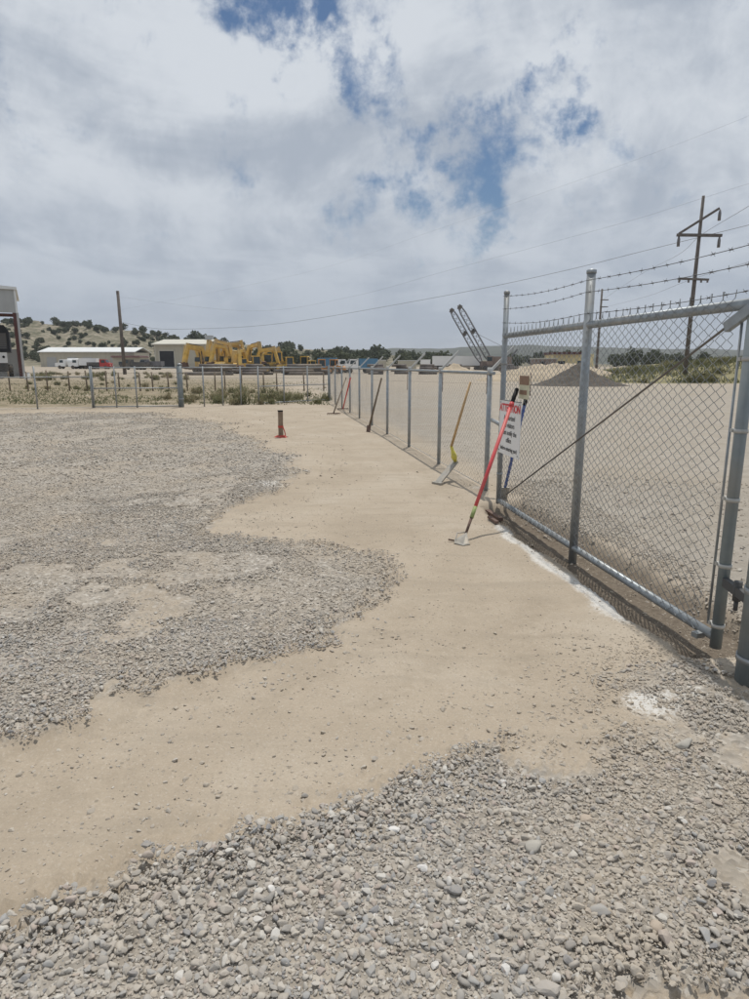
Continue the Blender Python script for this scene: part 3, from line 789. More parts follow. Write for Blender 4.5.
def make_gate_post():
    base = on_ground(752, 683)
    g = empty('gate_post', base); tag(g, 'thick grey steel gate post with hinge at the right edge', 'post')
    r = .082
    MB().tube([(0, 0, -.3), (0, 0, 2.5)], r, 24).build('pipe', M['post'], g)
    for z in (.12, .48, 1.5, 2.2):
        mb = MB(); mb.tube([(0, 0, z), (0, 0, z + .03)], r + .006, 24); mb.build('band', M['galv'], g)
    MB().tube([(0, 0, 2.5), (0, 0, 2.53), (0, 0, 2.57)], [r + .006, r * .9, .02], 24).build('cap', M['galv'], g)
    gp_ = gate_point(3.82, 0); d = Vector((gp_.x - base.x, gp_.y - base.y, 0)); L = d.length; d.normalize()
    for z in (.40, 1.75):
        mb = MB(); mb.bar(d * (r * .8) + Vector((0, 0, z)), d * (L - .03) + Vector((0, 0, z)), .035, .05)
        mb.tube([d * (L * .6) + Vector((0, 0, z - .055)), d * (L * .6) + Vector((0, 0, z + .055))], .022, 10)
        h = mb.build('hinge', M['mgrey'], g)
        MB().tube([d * (L * .6) + Vector((0, 0, z - .11)), d * (L * .6) + Vector((0, 0, z - .05))], .012, 8).build('hinge_pin', M['mgrey'], h)
make_gate_post()

def make_side_fence():
    g = empty('chain_link_fence', (FA.x, FA.y, 0)); tag(g, 'chain-link side fence with angled barb arms running back from the gate', 'fence')
    d = (FB - FA); L = d.length; u = d.normalized(); loc = lambda s, z: Vector((u.x * s, u.y * s, z))
    def s_of(px):
        dr = ray(px, 400); a = Vector((dr.x, dr.y)); # intersect view plane column with fence line
        den = u.x * a.y - u.y * a.x
        return (a.x * FA.y - a.y * FA.x) / den if abs(den) > 1e-9 else 0
    H = 1.50
    xs = [489, 440, 409.5, 387.4, 372, 359.4, 350, 342, 335.4]
    ss = [s_of(x) for x in xs]
    arm_dir = Vector((-u.y, u.x, 0)); 
    if arm_dir.x < 0: arm_dir = -arm_dir
    for i, s in enumerate(ss):
        q = FA + u * s
        mb = MB(); mb.tube([loc(s, gz(q.x, q.y) - .2), loc(s, H + .03)], .030, 10); mb.build('post', M['galv'], g)
        p = g.children[-1]
        a = loc(s, H + .02); b = a + arm_dir * .30 + Vector((0, 0, .30)); 
        mb = MB(); mb.bar(a, b, .035, .03); mb.tube([loc(s, H - .02), loc(s, H + .07)], .035, 10); mb.build('barb_arm', M['galv_pale'], p)
    q = FB
    mb = MB(); mb.tube([loc(L, -.2), loc(L, H + .06)], .055, 14); mb.tube([loc(L, H + .06), loc(L, H + .10)], [.06, .02], 14); mb.build('corner_post', M['post'], g)
    MB().tube([loc(-.02, H), loc(L, H)], .021, 10).build('top_rail', M['galv'], g)
    MB().tube([loc(0, .05), loc(L, .05)], .004, 5).build('tension_wire', M['wire'], g)
    mesh = chain_link('chain_link_mesh', FA, u, L, .03, H, .06, .0012, None); mesh.location = (-0 - FA.x, -FA.y, 0); mesh.parent = g
    # short strut joining the last fence post to the gate
    a = loc(0, .93); b = Vector((gate_point(-.06, .93).x - FA.x, gate_point(-.06, .93).y - FA.y, .93))
    MB().tube([a, b], .024, 10).build('strut', M['galv'], g)
    return g
make_side_fence()

def line_panel(g, pa, pb, H, post_r, posts, rails, label_mesh='chain_link_mesh', first=True, last=True, mesh_pitch=.09, wr=.0019, heavy=()):
    """fence panel between two ground points, children of g (g at world origin)"""
    d = Vector((pb.x - pa.x, pb.y - pa.y, 0)); L = d.length; u = d.normalized()
    at = lambda s, z: Vector((pa.x + u.x * s, pa.y + u.y * s, z))
    for t in posts:
        q = at(L * t, 0); r = post_r * (1.9 if t in heavy else 1)
        MB().tube([at(L * t, gz(q.x, q.y) - .15), at(L * t, H + .05)], r, 8).build('post', M['galv'], g)
    for z, nm, r in rails: MB().tube([at(0, z), at(L, z)], r, 8).build(nm, M['galv'], g)
    chain_link(label_mesh, Vector((pa.x, pa.y, 0)), u, L, .05, H, mesh_pitch, wr, g)

def make_back_fences():
    pL2 = G(-70, 412); p35 = G(35, 410.5); p93 = G(93, 408.5); p182 = G(182, 407.5); p259 = G(259, 404.8); pC = FB
    H = 1.50
    g = empty('chain_link_fence'); tag(g, 'chain-link back fence at the left before the open steel shed', 'fence')
    line_panel(g, pL2, p93, H, .03, (0, (35 + 70) / 163 * 1.0, 1), [(H * .78, 'rail', .018), (.05, 'tension_wire', .005)])
    g = empty('field_gate'); tag(g, 'wide chain-link gate with middle rail below the timber pole', 'gate')
    line_panel(g, p93 + Vector((.06, 0, 0)), p182 - Vector((.10, 0, 0)), H, .028, (.0, .26, .5, 1.0), [(H, 'top_rail', .026), (.74, 'middle_rail', .022), (.06, 'bottom_rail', .022)])
    g = empty('gate_post', (p182.x, p182.y, 0)); tag(g, 'stout grey fence post beside the weeds in the back fence', 'post')
    MB().tube([(0, 0, -.2), (0, 0, 1.60)], .085, 14).build('pipe', M['post'], g); MB().tube([(0, 0, 1.60), (0, 0, 1.64), (0, 0, 1.67)], [.095, .09, .02], 14).build('cap', M['galv'], g)
    for z in (.3, 1.3): MB().tube([(0, 0, z), (0, 0, z + .05)], .093, 14).build('band', M['galv'], g)
    g = empty('chain_link_fence'); tag(g, 'chain-link back fence panel with weeds growing through it', 'fence')
    line_panel(g, p182 + Vector((.12, 0, 0)), p259, H, .028, (.25, .5, .75), [(H, 'top_rail', .022)])
    g = empty('field_gate'); tag(g, 'chain-link gate with middle rail left of the fence corner', 'gate')
    line_panel(g, p259, pC - Vector((.12, 0, 0)), H, .03, (0, .35, .70), [(H, 'top_rail', .022), (.74, 'middle_rail', .02), (.06, 'bottom_rail', .02)])
    # older wire fence further back: slim stakes and strands
    g = empty('wire_fence'); tag(g, 'low wire fence on slim posts behind the weeds', 'fence')
    a = G(-40, 391); b = G(318, 391)
    n = 20
    for k in range(n + 1):
        p = a.lerp(b, k / n); p.x += random.uniform(-.4, .4)
        MB().tube([(p.x, p.y, -.1), (p.x + random.uniform(-.05, .05), p.y, 1.18 + random.uniform(-.06, .1))], .045, 6).build('post', M['oldwood'], g)
    for z in (.45, .8, 1.1): MB().tube([(a.x, a.y, z), (b.x, b.y, z)], .006, 4).build('strand', M['barb'], g)
    # light fence across the yard
    g = empty('wire_fence'); tag(g, 'thin wire fence on sparse rusty stakes inside the yard', 'fence')
    a = G(372, 388); b = G(530, 396)
    for t in (0, .28, .52, .78, 1):
        p = a.lerp(b, t); MB().tube([(p.x, p.y, -.1), (p.x, p.y, 1.2)], .022, 6).build('stake', M['rust'], g)
    for z in (.55, 1.1): MB().tube([(a.x, a.y, z), (b.x, b.y, z)], .004, 4).build('strand', M['barb'], g)
make_back_fences()

# ------------------------------------------------------------------ signs
def text_mesh(txt, size, mat_, parent, loc, name='lettering', bold=0.0):
    cu = bpy.data.curves.new(name, 'FONT'); cu.body = txt; cu.size = size; cu.align_x = 'CENTER'; cu.offset = bold; cu.extrude = .0006
    o = bpy.data.objects.new(name, cu); scene.collection.objects.link(o)
    dg = bpy.context.evaluated_depsgraph_get(); me = bpy.data.meshes.new_from_object(o.evaluated_get(dg))
    bpy.data.objects.remove(o); me.materials.clear(); me.materials.append(mat_); me.name = name
    o = link(bpy.data.objects.new(name, me), parent); o.location = loc; return o

def make_sign():
    c = gate_point(.37, .935, -.06)
    g = empty('warning_sign', c); tag(g, 'white notice board with red heading wired to the gate', 'sign')
    m = Matrix((( gate_u.x, 0, -gate_n.x), (gate_u.y, 0, -gate_n.y), (0, 1, 0)))      # local x along the gate, y up, z to the camera side
    m = Matrix((Vector((gate_u.x, 0, -gate_n.x)), Vector((gate_u.y, 0, -gate_n.y)), Vector((0, 1, 0))))
    g.rotation_euler = m.to_euler()
    mb = MB(); mb.box((0, 0, 0), (.64, .59, .008)); mb.build('panel', M['sign'], g)
    mb = MB(); mb.box((0, .291, .002), (.642, .007, .012)); mb.build('edge_trim', M['sign_black'], g)
    for x in (-.29, .29):
        for y in (-.265, .265): MB().tube([(x, y, -.01), (x, y, .012)], .007, 8).build('fixing', M['galv'], g)
    text_mesh('ATTENTION', .112, M['sign_red'], g, (0, .175, .006), bold=.004)
    for txt, y, mt in (('Authorized', .085, 'sign_black'), ('All visitors', .005, 'sign_black'), ('must notify the', -.075, 'sign_black'), ('office', -.155, 'sign_black'), ('before entering yard', -.245, 'sign_black')):
        text_mesh(txt, .075 if len(txt) < 18 else .062, M[mt], g, (0, y, .006), bold=.001)
make_sign()

def make_placard():
    s, z = .72, 1.33
    d = ray(529, 388); n = gate_n; t = ((GA - CC).dot(n)) / d.dot(n); p = CC + d * t
    g = empty('placard', (p.x - gate_n.x * .05, p.y - gate_n.y * .05, p.z)); tag(g, 'small brown and cream tag hung on the gate mesh above the sign', 'sign')
    m = Matrix((Vector((gate_u.x, 0, -gate_n.x)), Vector((gate_u.y, 0, -gate_n.y)), Vector((0, 1, 0)))); g.rotation_euler = m.to_euler()
    MB().box((0, 0, 0), (.27, .22, .004)).build('card', M['sign_cream'], g)
    MB().box((0, .075, .0035), (.262, .09, .002)).build('brown_panel', M['sign_brown'], g)
    MB().box((-.02, -.045, .0035), (.20, .045, .002)).build('brown_strip', M['sign_brown'], g)
make_placard()

# ------------------------------------------------------------------ hand tools
def seg(a, b, t): return a.lerp(b, t)
def make_tools():
    def plane_hit(px, py, off):
        d = ray(px, py); o = GA + gate_n * off; t = ((o - CC).dot(gate_n)) / d.dot(gate_n); return CC + d * t
    def fence_hit(px, py, off=-.05):
        u = (FB - FA).normalized(); n = Vector((-u.y, u.x, 0)); n = n if n.x > 0 else -n
        d = ray(px, py); o = FA + n * off; t = ((o - CC).dot(n)) / d.dot(n); return CC + d * t
    # red hoe
    foot = on_ground(464, 540); top = plane_hit(517, 389, -.09)
    g = empty('garden_hoe', foot); tag(g, 'red handled stirrup hoe with black grip leaning on the gate end', 'hoe')
    a = Vector((0, 0, .02)); b = top - foot
    MB().tube([seg(a, b, .20), seg(a, b, .5), seg(a, b, .89)], [.017, .0185, .0185], 12).build('handle', M['red'], g)
    MB().tube([seg(a, b, .89), seg(a, b, 1.0)], [.021, .021], 12).build('grip', M['black'], g)
    MB().tube([seg(a, b, .875), seg(a, b, .90)], [.026, .024], 12).build('collar', M['red'], g)
    MB().tube([seg(a, b, .13), seg(a, b, .20)], [.019, .018], 12).build('tape', M['green'], g)
    MB().tube([seg(a, b, .03), seg(a, b, .13)], [.012, .014], 10).build('shank', M['rust'], g)
    h0 = seg(a, b, .04); u = Vector((-.80, -.6, 0)).normalized(); dn = Vector((.12, -.10, 0))
    q = [h0, h0 + Vector((-.085, .0, -.005)), Vector((-.10, -.10, .004)), Vector((-.03, -.17, .004)), Vector((.03, -.14, .005)), Vector((.02, -.02, .01)), h0]
    mb = MB()
    mb.tube(q, .006, 6); hd = mb.build('stirrup', M['steel'], g)
    vs = [h0 + Vector((-.0, -.02, 0)), Vector((-.095, -.03, .012)), Vector((-.095, -.10, .004)), Vector((-.03, -.165, .004)), Vector((.028, -.135, .006))]
    n_ = len(vs); vv = [v for v in vs] + [v + Vector((0, 0, .006)) for v in vs]
    mb = MB(); mb.add(vv, [tuple(range(n_))[::-1], tuple(range(n_, 2 * n_))] + [(i, (i + 1) % n_, n_ + (i + 1) % n_, n_ + i) for i in range(n_)]); mb.build('blade', M['steel'], g)
    MB().tube([Vector((-.095, -.03, .012)), Vector((-.15, -.02, .02))], .008, 6).build('tang', M['rust'], g)
    # square shovel on the fence
    foot = on_ground(441, 482); top = fence_hit(470.5, 382, -.05)
    g = empty('concrete_placer', foot); tag(g, 'wooden handled tool with yellow socket and pale flat head leaning on the side fence', 'tool')
    a = Vector((0, 0, .015)); b = top - foot; k = seg(a, b, .20)
    MB().tube([seg(a, b, .36), seg(a, b, .7), b], [.019, .018, .015], 10).build('handle', M['wood'], g)
    MB().tube([P(455.5, 462, foot.y + .12) - foot, seg(a, b, .36)], [.026, .02], 10).build('socket', M['yellow_tape'], g)
    kq = P(455.5, 462, foot.y + .12) - foot; ks = seg(a, b, .36)
    MB().tube([seg(kq, ks, .15), seg(kq, ks, .35), seg(kq, ks, .7)], [.03, .045, .024], 8).build('wrapped_cloth', M['yellow_tape'], g)
    kp = P(455.5, 461.5, foot.y + .12) - foot; lo = on_ground(437.5, 484.5) - foot
    mb = MB(); mb.bar(lo + Vector((0, 0, .01)), kp, .10, .022); mb.bar(lo + Vector((-.02, -.02, .012)), lo + Vector((.02, .02, .015)), .16, .03); mb.build('head', M['steel'], g)
    # dark digging bar
    foot = on_ground(369, 432); top = fence_hit(381.5, 378)
    g = empty('digging_bar', foot); tag(g, 'dark thin digging tool leaning on the side fence further back', 'tool')
    b = top - foot
    MB().tube([Vector((0, 0, .1)), b], [.026, .022], 8).build('handle', M['oldwood'], g)
    mb = MB(); mb.bar(Vector((-.02, -.02, 0)), Vector((0, 0, .16)), .11, .03); mb.build('head', M['rust'], g)
    # far tools at the corner
    for nm, f, t, mt, lab in (('rake', (343, 410), (350.5, 378), 'red', 'red handled rake leaning on the side fence near the corner'), ('rake', (333.5, 415), (346, 378), 'oldwood', 'brown handled rake leaning on the fence nearest the corner')):
        foot = on_ground(*f); top = fence_hit(*t); g = empty(nm, foot); tag(g, lab, 'rake'); b = top - foot
        MB().tube([Vector((0, 0, .05)), b], .024, 8).build('handle', M[mt], g)
        mb = MB(); mb.bar(Vector((-.2, -.05, .05)), Vector((.2, .05, .05)), .03, .03)
        for k in range(8): mb.bar(Vector((-.2 + .057 * k, -.05 + .014 * k, .05)), Vector((-.2 + .057 * k, -.08 + .014 * k, 0)), .012, .012)
        mb.build('head', M['rust'], g)
    # blue tool behind the gate
    foot = plane_hit(503, 490, .14); foot.z = gz(foot.x, foot.y); top = plane_hit(527.5, 392, .07)
    g = empty('shovel', foot); tag(g, 'blue handled shovel with black grip behind the white notice board', 'shovel'); b = top - foot
    MB().tube([seg(Vector((0, 0, .02)), b, .12), seg(Vector(), b, .90)], .018, 10).build('handle', M['blue'], g)
    MB().tube([seg(Vector(), b, .90), b], .022, 10).build('grip', M['black'], g)
    mb = MB(); mb.bar(Vector((0, 0, .0)), seg(Vector(), b, .13), .10, .012); mb.build('blade', M['steel'], g)
    # two dark bars standing in for shadows at the gate end
    for (p0, p1, lab, r_) in (((487.5, 507.5), (501, 515), 'short dark strip standing in for a shadow at the gate end', .022), ((489, 519), (497, 525), 'small dark strip standing in for a shadow beside the rut end', .016)):
        a = on_ground(*p0); b = on_ground(*p1); mb = MB(); o = a
        mb.bar(Vector((0, 0, r_ + .01)), b - a + Vector((0, 0, r_ + .01)), r_ * 2.4, r_ * 1.6); ob = mb.build('shadow_bar', M['rust']); ob.location = a
        tag(ob, lab, 'bar')
    # concrete keeper block under the hinge end
    p = on_ground(704, 640)
make_tools()

def make_marker():
    p = on_ground(281, 436.5); g = empty('marker_stake', p); tag(g, 'brown marker stake wrapped in red strap standing in the gravel yard', 'stake')
    MB().box((0, 0, .29), (.10, .085, .60), (0, .01, .3)).build('stake', M['brownpipe'], g)
    MB().box((0, 0, .60), (.108, .092, .03), (0, .01, .3)).build('cap', M['black'], g)
    MB().box((0, 0, .245), (.112, .098, .05), (0, .01, .3)).build('strap', M['redstrap'], g)
    mb = MB(); mb.tube([(.05, -.01, .24), (.085, -.03, .16), (.11, -.04, .05), (.05, -.08, .03)], .012, 6); mb.build('strap_tail', M['redstrap'], g)
    mb = MB(); vs = []
    for k in range(12):
        an = k / 12 * 6.283; r_ = .12 + .04 * math.sin(k * 2.3); vs.append((math.cos(an) * r_ * 1.1, math.sin(an) * r_, .0)); 
    vs2 = [(x * .5, y * .5, .05) for x, y, z in vs]
    mb.add(vs + vs2 + [(0, 0, .06)], [(i, (i + 1) % 12, 12 + (i + 1) % 12, 12 + i) for i in range(12)] + [(12 + i, 12 + (i + 1) % 12, 24) for i in range(12)]); mb.build('strap_base', M['redstrap'], g)
make_marker()

# ------------------------------------------------------------------ poles and lines
def make_poles():
    base = G(684, 382); Y = base.y; top = P(701, 196, Y)
    g = empty('utility_pole', (base.x, base.y, 0)); tag(g, 'tall timber utility pole with slanted upper arm and crossarms', 'utility pole')
    H = top.z
    tz = lambda py: P(695, py, Y).z
    k = Y / FPX                                                    # metres per pixel there
    MB().tube([(0, 0, -1), (.05, 0, H * .5), (.12, 0, H)], [.21, .18, .13], 12).build('shaft', M['pole'], g)
    def arm(x0, y0, x1, y1, nm, w=.2):
        return MB().bar(((x0) * k, -.2, tz(y0)), ((x1) * k, -.2, tz(y1)), w, w).build(nm, M['pole'], g)
    arm(-19, 234, 16, 209, 'slanted_arm'); arm(-21, 235.5, 21, 236, 'crossarm', .24); arm(-16, 279, 13, 280, 'lower_crossarm', .18)
    for x, y in ((17, 210), (-19, 236), (19, 237)):
        MB().tube([(x * k, -.2, tz(y)), (x * k, -.2, tz(y) - .35), (x * k, -.2, tz(y) - .95)], [.06, .14, .14], 8).build('insulator', M['insul'], g)
    for x in (-15, -6, 6, 12): MB().tube([(x * k, -.2, tz(279)), (x * k, -.2, tz(279) - .35)], .09, 8).build('insulator', M['insul'], g)
    # second pole far away
    Y2 = 150.0; t2 = P(601, 289, Y2); b2 = P(596, 372, Y2)
    g = empty('utility_pole', (b2.x, Y2, 1.0 * float(sstep(np.array([Y2]), 120, 260)[0]))); tag(g, 'slim distant utility pole seen behind the gate middle post', 'utility pole')
    MB().tube([(0, 0, -1.5), (.1, 0, t2.z - g.location.z)], [.32, .2], 10).build('shaft', M['pole'], g)
    for py in (300, 307): 
        z = P(600, py, Y2).z - g.location.z; MB().bar((-.2, -.2, z), (1.6, -.2, z), .2, .2).build('crossarm', M['pole'], g)
    # left pole
    Y3 = 112.0; t3 = P(117.6, 291, Y3); b3 = P(125, 374, Y3)
    g = empty('timber_pole', (b3.x, Y3, 0)); tag(g, 'bare dark timber pole standing before the low shed', 'pole')
    MB().tube([(0, 0, -1), (t3.x - b3.x, 0, t3.z)], [.31, .24], 12).build('shaft', M['pole'], g)
    MB().box((t3.x - b3.x, 0, t3.z - .3), (.3, .62, .5)).build('top_bracket', M['pole'], g)
    def cable(pts, label, r):
        P3 = [P(*q) for q in pts]; out = []
        # smooth through the given points
        for i in range(len(P3) - 1):
            p0 = P3[max(i - 1, 0)]; p1 = P3[i]; p2 = P3[i + 1]; p3 = P3[min(i + 2, len(P3) - 1)]
            for s_ in range(8):
                t = s_ / 8; out.append(.5 * ((2 * p1) + (p2 - p0) * t + (2 * p0 - 5 * p1 + 4 * p2 - p3) * t * t + (3 * p1 - p0 - 3 * p2 + p3) * t ** 3))
        out.append(P3[-1]); o = out[0]
        ob = MB().tube([q - o for q in out], r, 5).build('power_line', M['cable']); ob.location = o; tag(ob, label, 'cable')
    cable([(120.5, 322, Y3), (155, 328.5, 109), (190, 329, 106), (250, 326.5, 101), (310, 319.5, 95), (400, 304, 87), (490, 287, 79), (570, 269.5, 73), (640, 252, 67), (717, 233, Y - .5), (830, 205, 53)], 'dark sagging power line crossing lowest from the timber pole', .022)
    cable([(118.5, 297, Y3), (250, 311, 101), (350, 297, 92), (450, 270, 84), (570, 237.5, 73), (640, 218, 67), (702, 198.5, Y), (830, 158, 53)], 'faint power line passing the top of the tall utility pole', .008)
    cable([(120, 310, 140), (300, 274, 110), (430, 232, 90), (560, 187, 74), (660, 151, 64), (749, 116, 56), (830, 84, 50)], 'faint power line crossing the sky highest', .006)
    cable([(601, 301, Y2 - .5), (640, 275, 110), (678, 255, 80), (700, 236, Y - .4), (749, 206, 46), (800, 172, 38)], 'power line running steeply from the far pole past the crossarm', .016)
    cable([(602, 308, Y2 - .5), (645, 297, 105), (690, 280, Y - .4), (749, 262, 46), (810, 240, 38)], 'power line running from the far pole over the lower crossarm', .014)
make_poles()

# ------------------------------------------------------------------ buildings
def ribbed(mb, x0, x1, y, z0, z1, step, depth=.05, axis='x'):
    n = max(1, int(abs(x1 - x0) / step))
    for k in range(n):
        c = x0 + (x1 - x0) * (k + .5) / n
        mb.box((c, y, (z0 + z1) / 2), (step * .22, depth, abs(z1 - z0)))

def make_left_shed():
    Y = 80.0; k = Y / FPX
    o = P(24, 378, Y); o.z = 0
    g = empty('open_shed', o, R(27.5)); tag(g, 'open fronted grey steel shed with red oxide column at left edge', 'shed')
    zt = P(24, 290, Y).z; zf = P(24, 313, Y).z
    # front runs left from its right-hand corner
    mb = MB(); mb.box((-7, 0, (zt + zf) / 2), (14, .12, zt - zf)); fa = mb.build('fascia', M['siding'], g)
    mb = MB(); ribbed(mb, -14, 0, -.08, zf, zt, .72, .06); mb.build('siding_rib', M['siding'], fa)
    mb = MB(); mb.box((0.02, 0, (zt + zf) / 2), (.22, .24, zt - zf + .1)); mb.build('corner_trim', M['roofwhite'], g)
    mb = MB(); mb.prism([(-14, zt), (.25, zt + .03), (.25, zt + .32), (-7, zt + .75), (-14, zt + .75)], -.35, 16); mb.build('roof', M['roofwhite'], g)
    mb = MB(); mb.box((-.25, .15, zf / 2), (.42, .42, zf)); mb.build('column', M['redsteel'], g)
    mb = MB(); mb.box((.06, .12, zf / 2), (.26, .5, zf)); mb.build('downpipe', M['siding'], g)
    mb = MB(); mb.box((-.25, 15.5, zf / 2), (.42, .42, zf)); mb.build('column', M['redsteel'], g)
    mb = MB(); mb.box((-7, 15.8, 1.9), (13.4, .12, 3.8)); w = mb.build('rear_wall', M['siding'], g)
    mb = MB(); ribbed(mb, -13.5, -.4, 15.7, 0, 3.8, .8, .05); mb.build('wall_rib', M['siding'], w)
    mb = MB(); mb.box((-7, 7.6, zf + .2), (13.8, .3, .4)); mb.build('beam', M['redsteel'], g)
    # vehicle below
    g = empty('parked_truck', P(5, 378, 84)); g.location.z = 0; g.rotation_euler = (0, 0, R(27.5)); tag(g, 'dark truck with white bumper parked inside the open shed', 'truck')
    kk = 84 / FPX; w = 3.0
    X = lambda px: (px - 5) * kk
    z = lambda py: P(5, py, 84).z
    mb = MB(); mb.prism([(X(-24), z(352)), (X(12.5), z(352)), (X(12.5), z(331)), (X(9), z(325)), (X(-22), z(325))], 0, 5.5); mb.build('cab', M['darkopen'], g)
    mb = MB(); mb.box(((X(-20) + X(10)) / 2, -.06, (z(349) + z(333)) / 2), (X(10) - X(-20), .1, z(333) - z(349))); gr = mb.build('grille', M['mgrey'], g)
    mb = MB()
    for j in range(8): mb.box(((X(-20) + X(10)) / 2, -.13, z(349) + (z(333) - z(349)) * (j + .5) / 8), (X(10) - X(-20) - .2, .05, .09))
    mb.build('grille_bar', M['crane'], gr)
    mb = MB(); mb.box(((X(-18) + X(9)) / 2, -.2, (z(363) + z(352.5)) / 2), (X(9) - X(-18), .3, z(352.5) - z(363))); mb.build('bumper', M['white'], g)
    for px in (-12, 1, 6): MB().wheel((X(px), -.38, z(357)), .16, .08, 12).build('lamp', M['black'], g)
    for px in (-16, 10.5): MB().wheel((X(px), .8, .85), .85, .6, 18, 'X').build('wheel', M['tyre'], g)
    mb = MB(); mb.box((X(-4), 1.2, (z(363) + z(372)) / 2), (3.4, 3, z(363) - z(372))); mb.build('chassis', M['mgrey'], g)
    # white drum at the column foot
    p = G(27.5, 379.5); g = empty('white_drum', p); tag(g, 'white drum standing at the foot of the shed column', 'drum')
    MB().tube([(0, 0, 0), (0, 0, .05), (0, 0, .7), (0, 0, .75)], [.27, .28, .28, .26], 14).build('body', M['white'], g); MB().tube([(0, 0, .75), (0, 0, .79)], .285, 14).build('lid', M['galv_pale'], g)
make_left_shed()

def make_sheds():
    # long low shed
    Y = 235.0; k = Y / FPX; z = lambda py: P(90, py, Y).z
    a = P(41, 366, Y); b = P(135, 366, Y); W = b.x - a.x; D = 16
    g = empty('low_shed', (a.x, Y, .7)); tag(g, 'long low pale shed with white roof below the hillside', 'shed')
    ze = z(352.5) - .7; zr = z(347.5) - .7
    mb = MB(); mb.box((W / 2, D / 2, ze / 2), (W, D, ze)); wl = mb.build('wall', M['tansiding'], g)
    mb = MB(); ribbed(mb, 0, W, -.05, 0, ze, 1.6, .08); mb.build('wall_rib', M['tansiding'], wl)
    mb = MB()
    mb.add([(-.6, -.7, ze), (W + .6, -.7, ze), (W + .6, D / 2, zr), (-.6, D / 2, zr), (-.6, D + .7, ze), (W + .6, D + .7, ze), (-.6, -.7, ze + .25), (W + .6, -.7, ze + .25), (W + .6, D / 2, zr + .25), (-.6, D / 2, zr + .25), (-.6, D + .7, ze + .25), (W + .6, D + .7, ze + .25)],
           [(1, 0, 3, 2), (2, 3, 4, 5), (6, 7, 8, 9), (9, 8, 11, 10), (0, 1, 7, 6), (5, 4, 10, 11), (1, 2, 8, 7), (2, 5, 11, 8), (3, 0, 6, 9), (4, 3, 9, 10)]); mb.build('roof', M['roofwhite'], g)
    mb = MB(); mb.add([(0, 0, ze), (0, D, ze), (0, D / 2, zr), (.2, 0, ze), (.2, D, ze), (.2, D / 2, zr)], [(0, 2, 1), (3, 4, 5), (0, 3, 5, 2), (1, 2, 5, 4)]); mb.build('gable', M['tansiding'], g)
    for f in (.12, .34, .5, .8):
        MB().box((W * f, -.09, 1.9), (3.4, .12, 3.4)).build('door', M['siding'], g)
    MB().box((-.07, 5, 1.7), (.1, 1.6, 2.6)).build('side_door', M['darkopen'], g)
    # brown roofed annex
    a = P(113, 366, 225); g = empty('annex_building', (a.x, 225, .6)); tag(g, 'low brown roofed annex between the two sheds', 'building')
    W2 = (140 - 113) * 225 / FPX; h2 = P(125, 357.5, 225).z - .6
    MB().box((W2 / 2, 4, h2 / 2), (W2, 8, h2)).build('wall', M['tansiding'], g); MB().box((W2 / 2, 3.6, h2 + .3), (W2 + .8, 9.5, .6), None, .9).build('roof', M['redsteel'], g)
    for f in (.3, .7): MB().box((W2 * f, -.06, 1.5), (1.6, .1, 1.2)).build('window', M['glass'], g)
    # tan workshop with dark door
    Y = 200.0; z = lambda py: P(160, py, Y).z
    c0 = P(156, 368, Y); a = P(137.5, 368, Y + 22); c1 = P(206, 368, Y)
    g = empty('tan_workshop', (c0.x, Y, .5)); tag(g, 'tan metal workshop with a big dark door', 'workshop')
    W = c1.x - c0.x; D = 24; ze = z(345) - .5; zr = z(342.3) + .4 - .5
    mb = MB(); mb.box((W / 2, D / 2, ze / 2), (W, D, ze)); wl = mb.build('wall', M['tansiding'], g)
    mb = MB(); ribbed(mb, 0, W, -.05, 0, ze, 1.2, .08); mb.build('wall_rib', M['tansiding'], wl)
    mb = MB(); mb.add([(-.8, -.8, ze), (W + .8, -.8, ze), (W + .8, D / 2, zr + .5), (-.8, D / 2, zr + .5), (-.8, D + .8, ze), (W + .8, D + .8, ze), (-.8, -.8, ze + .3), (W + .8, -.8, ze + .3), (W + .8, D / 2, zr + .9), (-.8, D / 2, zr + .9), (-.8, D + .8, ze + .3), (W + .8, D + .8, ze + .3)],
           [(1, 0, 3, 2), (2, 3, 4, 5), (6, 7, 8, 9), (9, 8, 11, 10), (0, 1, 7, 6), (5, 4, 10, 11), (1, 2, 8, 7), (2, 5, 11, 8), (3, 0, 6, 9), (4, 3, 9, 10)]); mb.build('roof', M['tanroof'], g)
    mb = MB(); mb.add([(0.01, 0, ze), (0.01, D, ze), (0.01, D / 2, zr + .5), (.2, 0, ze), (.2, D, ze), (.2, D / 2, zr + .5)], [(0, 2, 1), (3, 4, 5), (0, 3, 5, 2), (1, 2, 5, 4)]); mb.build('gable', M['tansiding'], g)
    k = Y / FPX; x0 = (160.5 - 156) * k; x1 = (174.5 - 156) * k; h = z(351) - .5
    mb = MB(); mb.box(((x0 + x1) / 2, -.07, h / 2), (x1 - x0, .12, h)); d = mb.build('door', M['darkopen'], g)
    mb = MB()
    for xx, w in ((x0 - .15, .3), (x1 + .15, .3)): mb.box((xx, -.09, h / 2), (w, .2, h + .3))
    mb.box(((x0 + x1) / 2, -.09, h + .15), (x1 - x0 + .6, .2, .3)); mb.build('door_frame', M['tanroof'], d)
    MB().box((.1, -.06, ze / 2), (.35, .16, ze)).build('corner_trim', M['tanroof'], g)
    # rooftop unit
    MB().box((W * .9, D / 2, zr + 1.3), (2.2, 2.4, 1.6)).build('roof_vent', M['siding'], g)
    # cream building behind the gate
    Y = 190.0; a = P(553, 370, Y); W = (592 - 553) * Y / FPX; z1 = P(570, 354, Y).z
    g = empty('cream_building', (a.x, Y, .4)); tag(g, 'cream flat roofed building seen through the gate mesh', 'building')
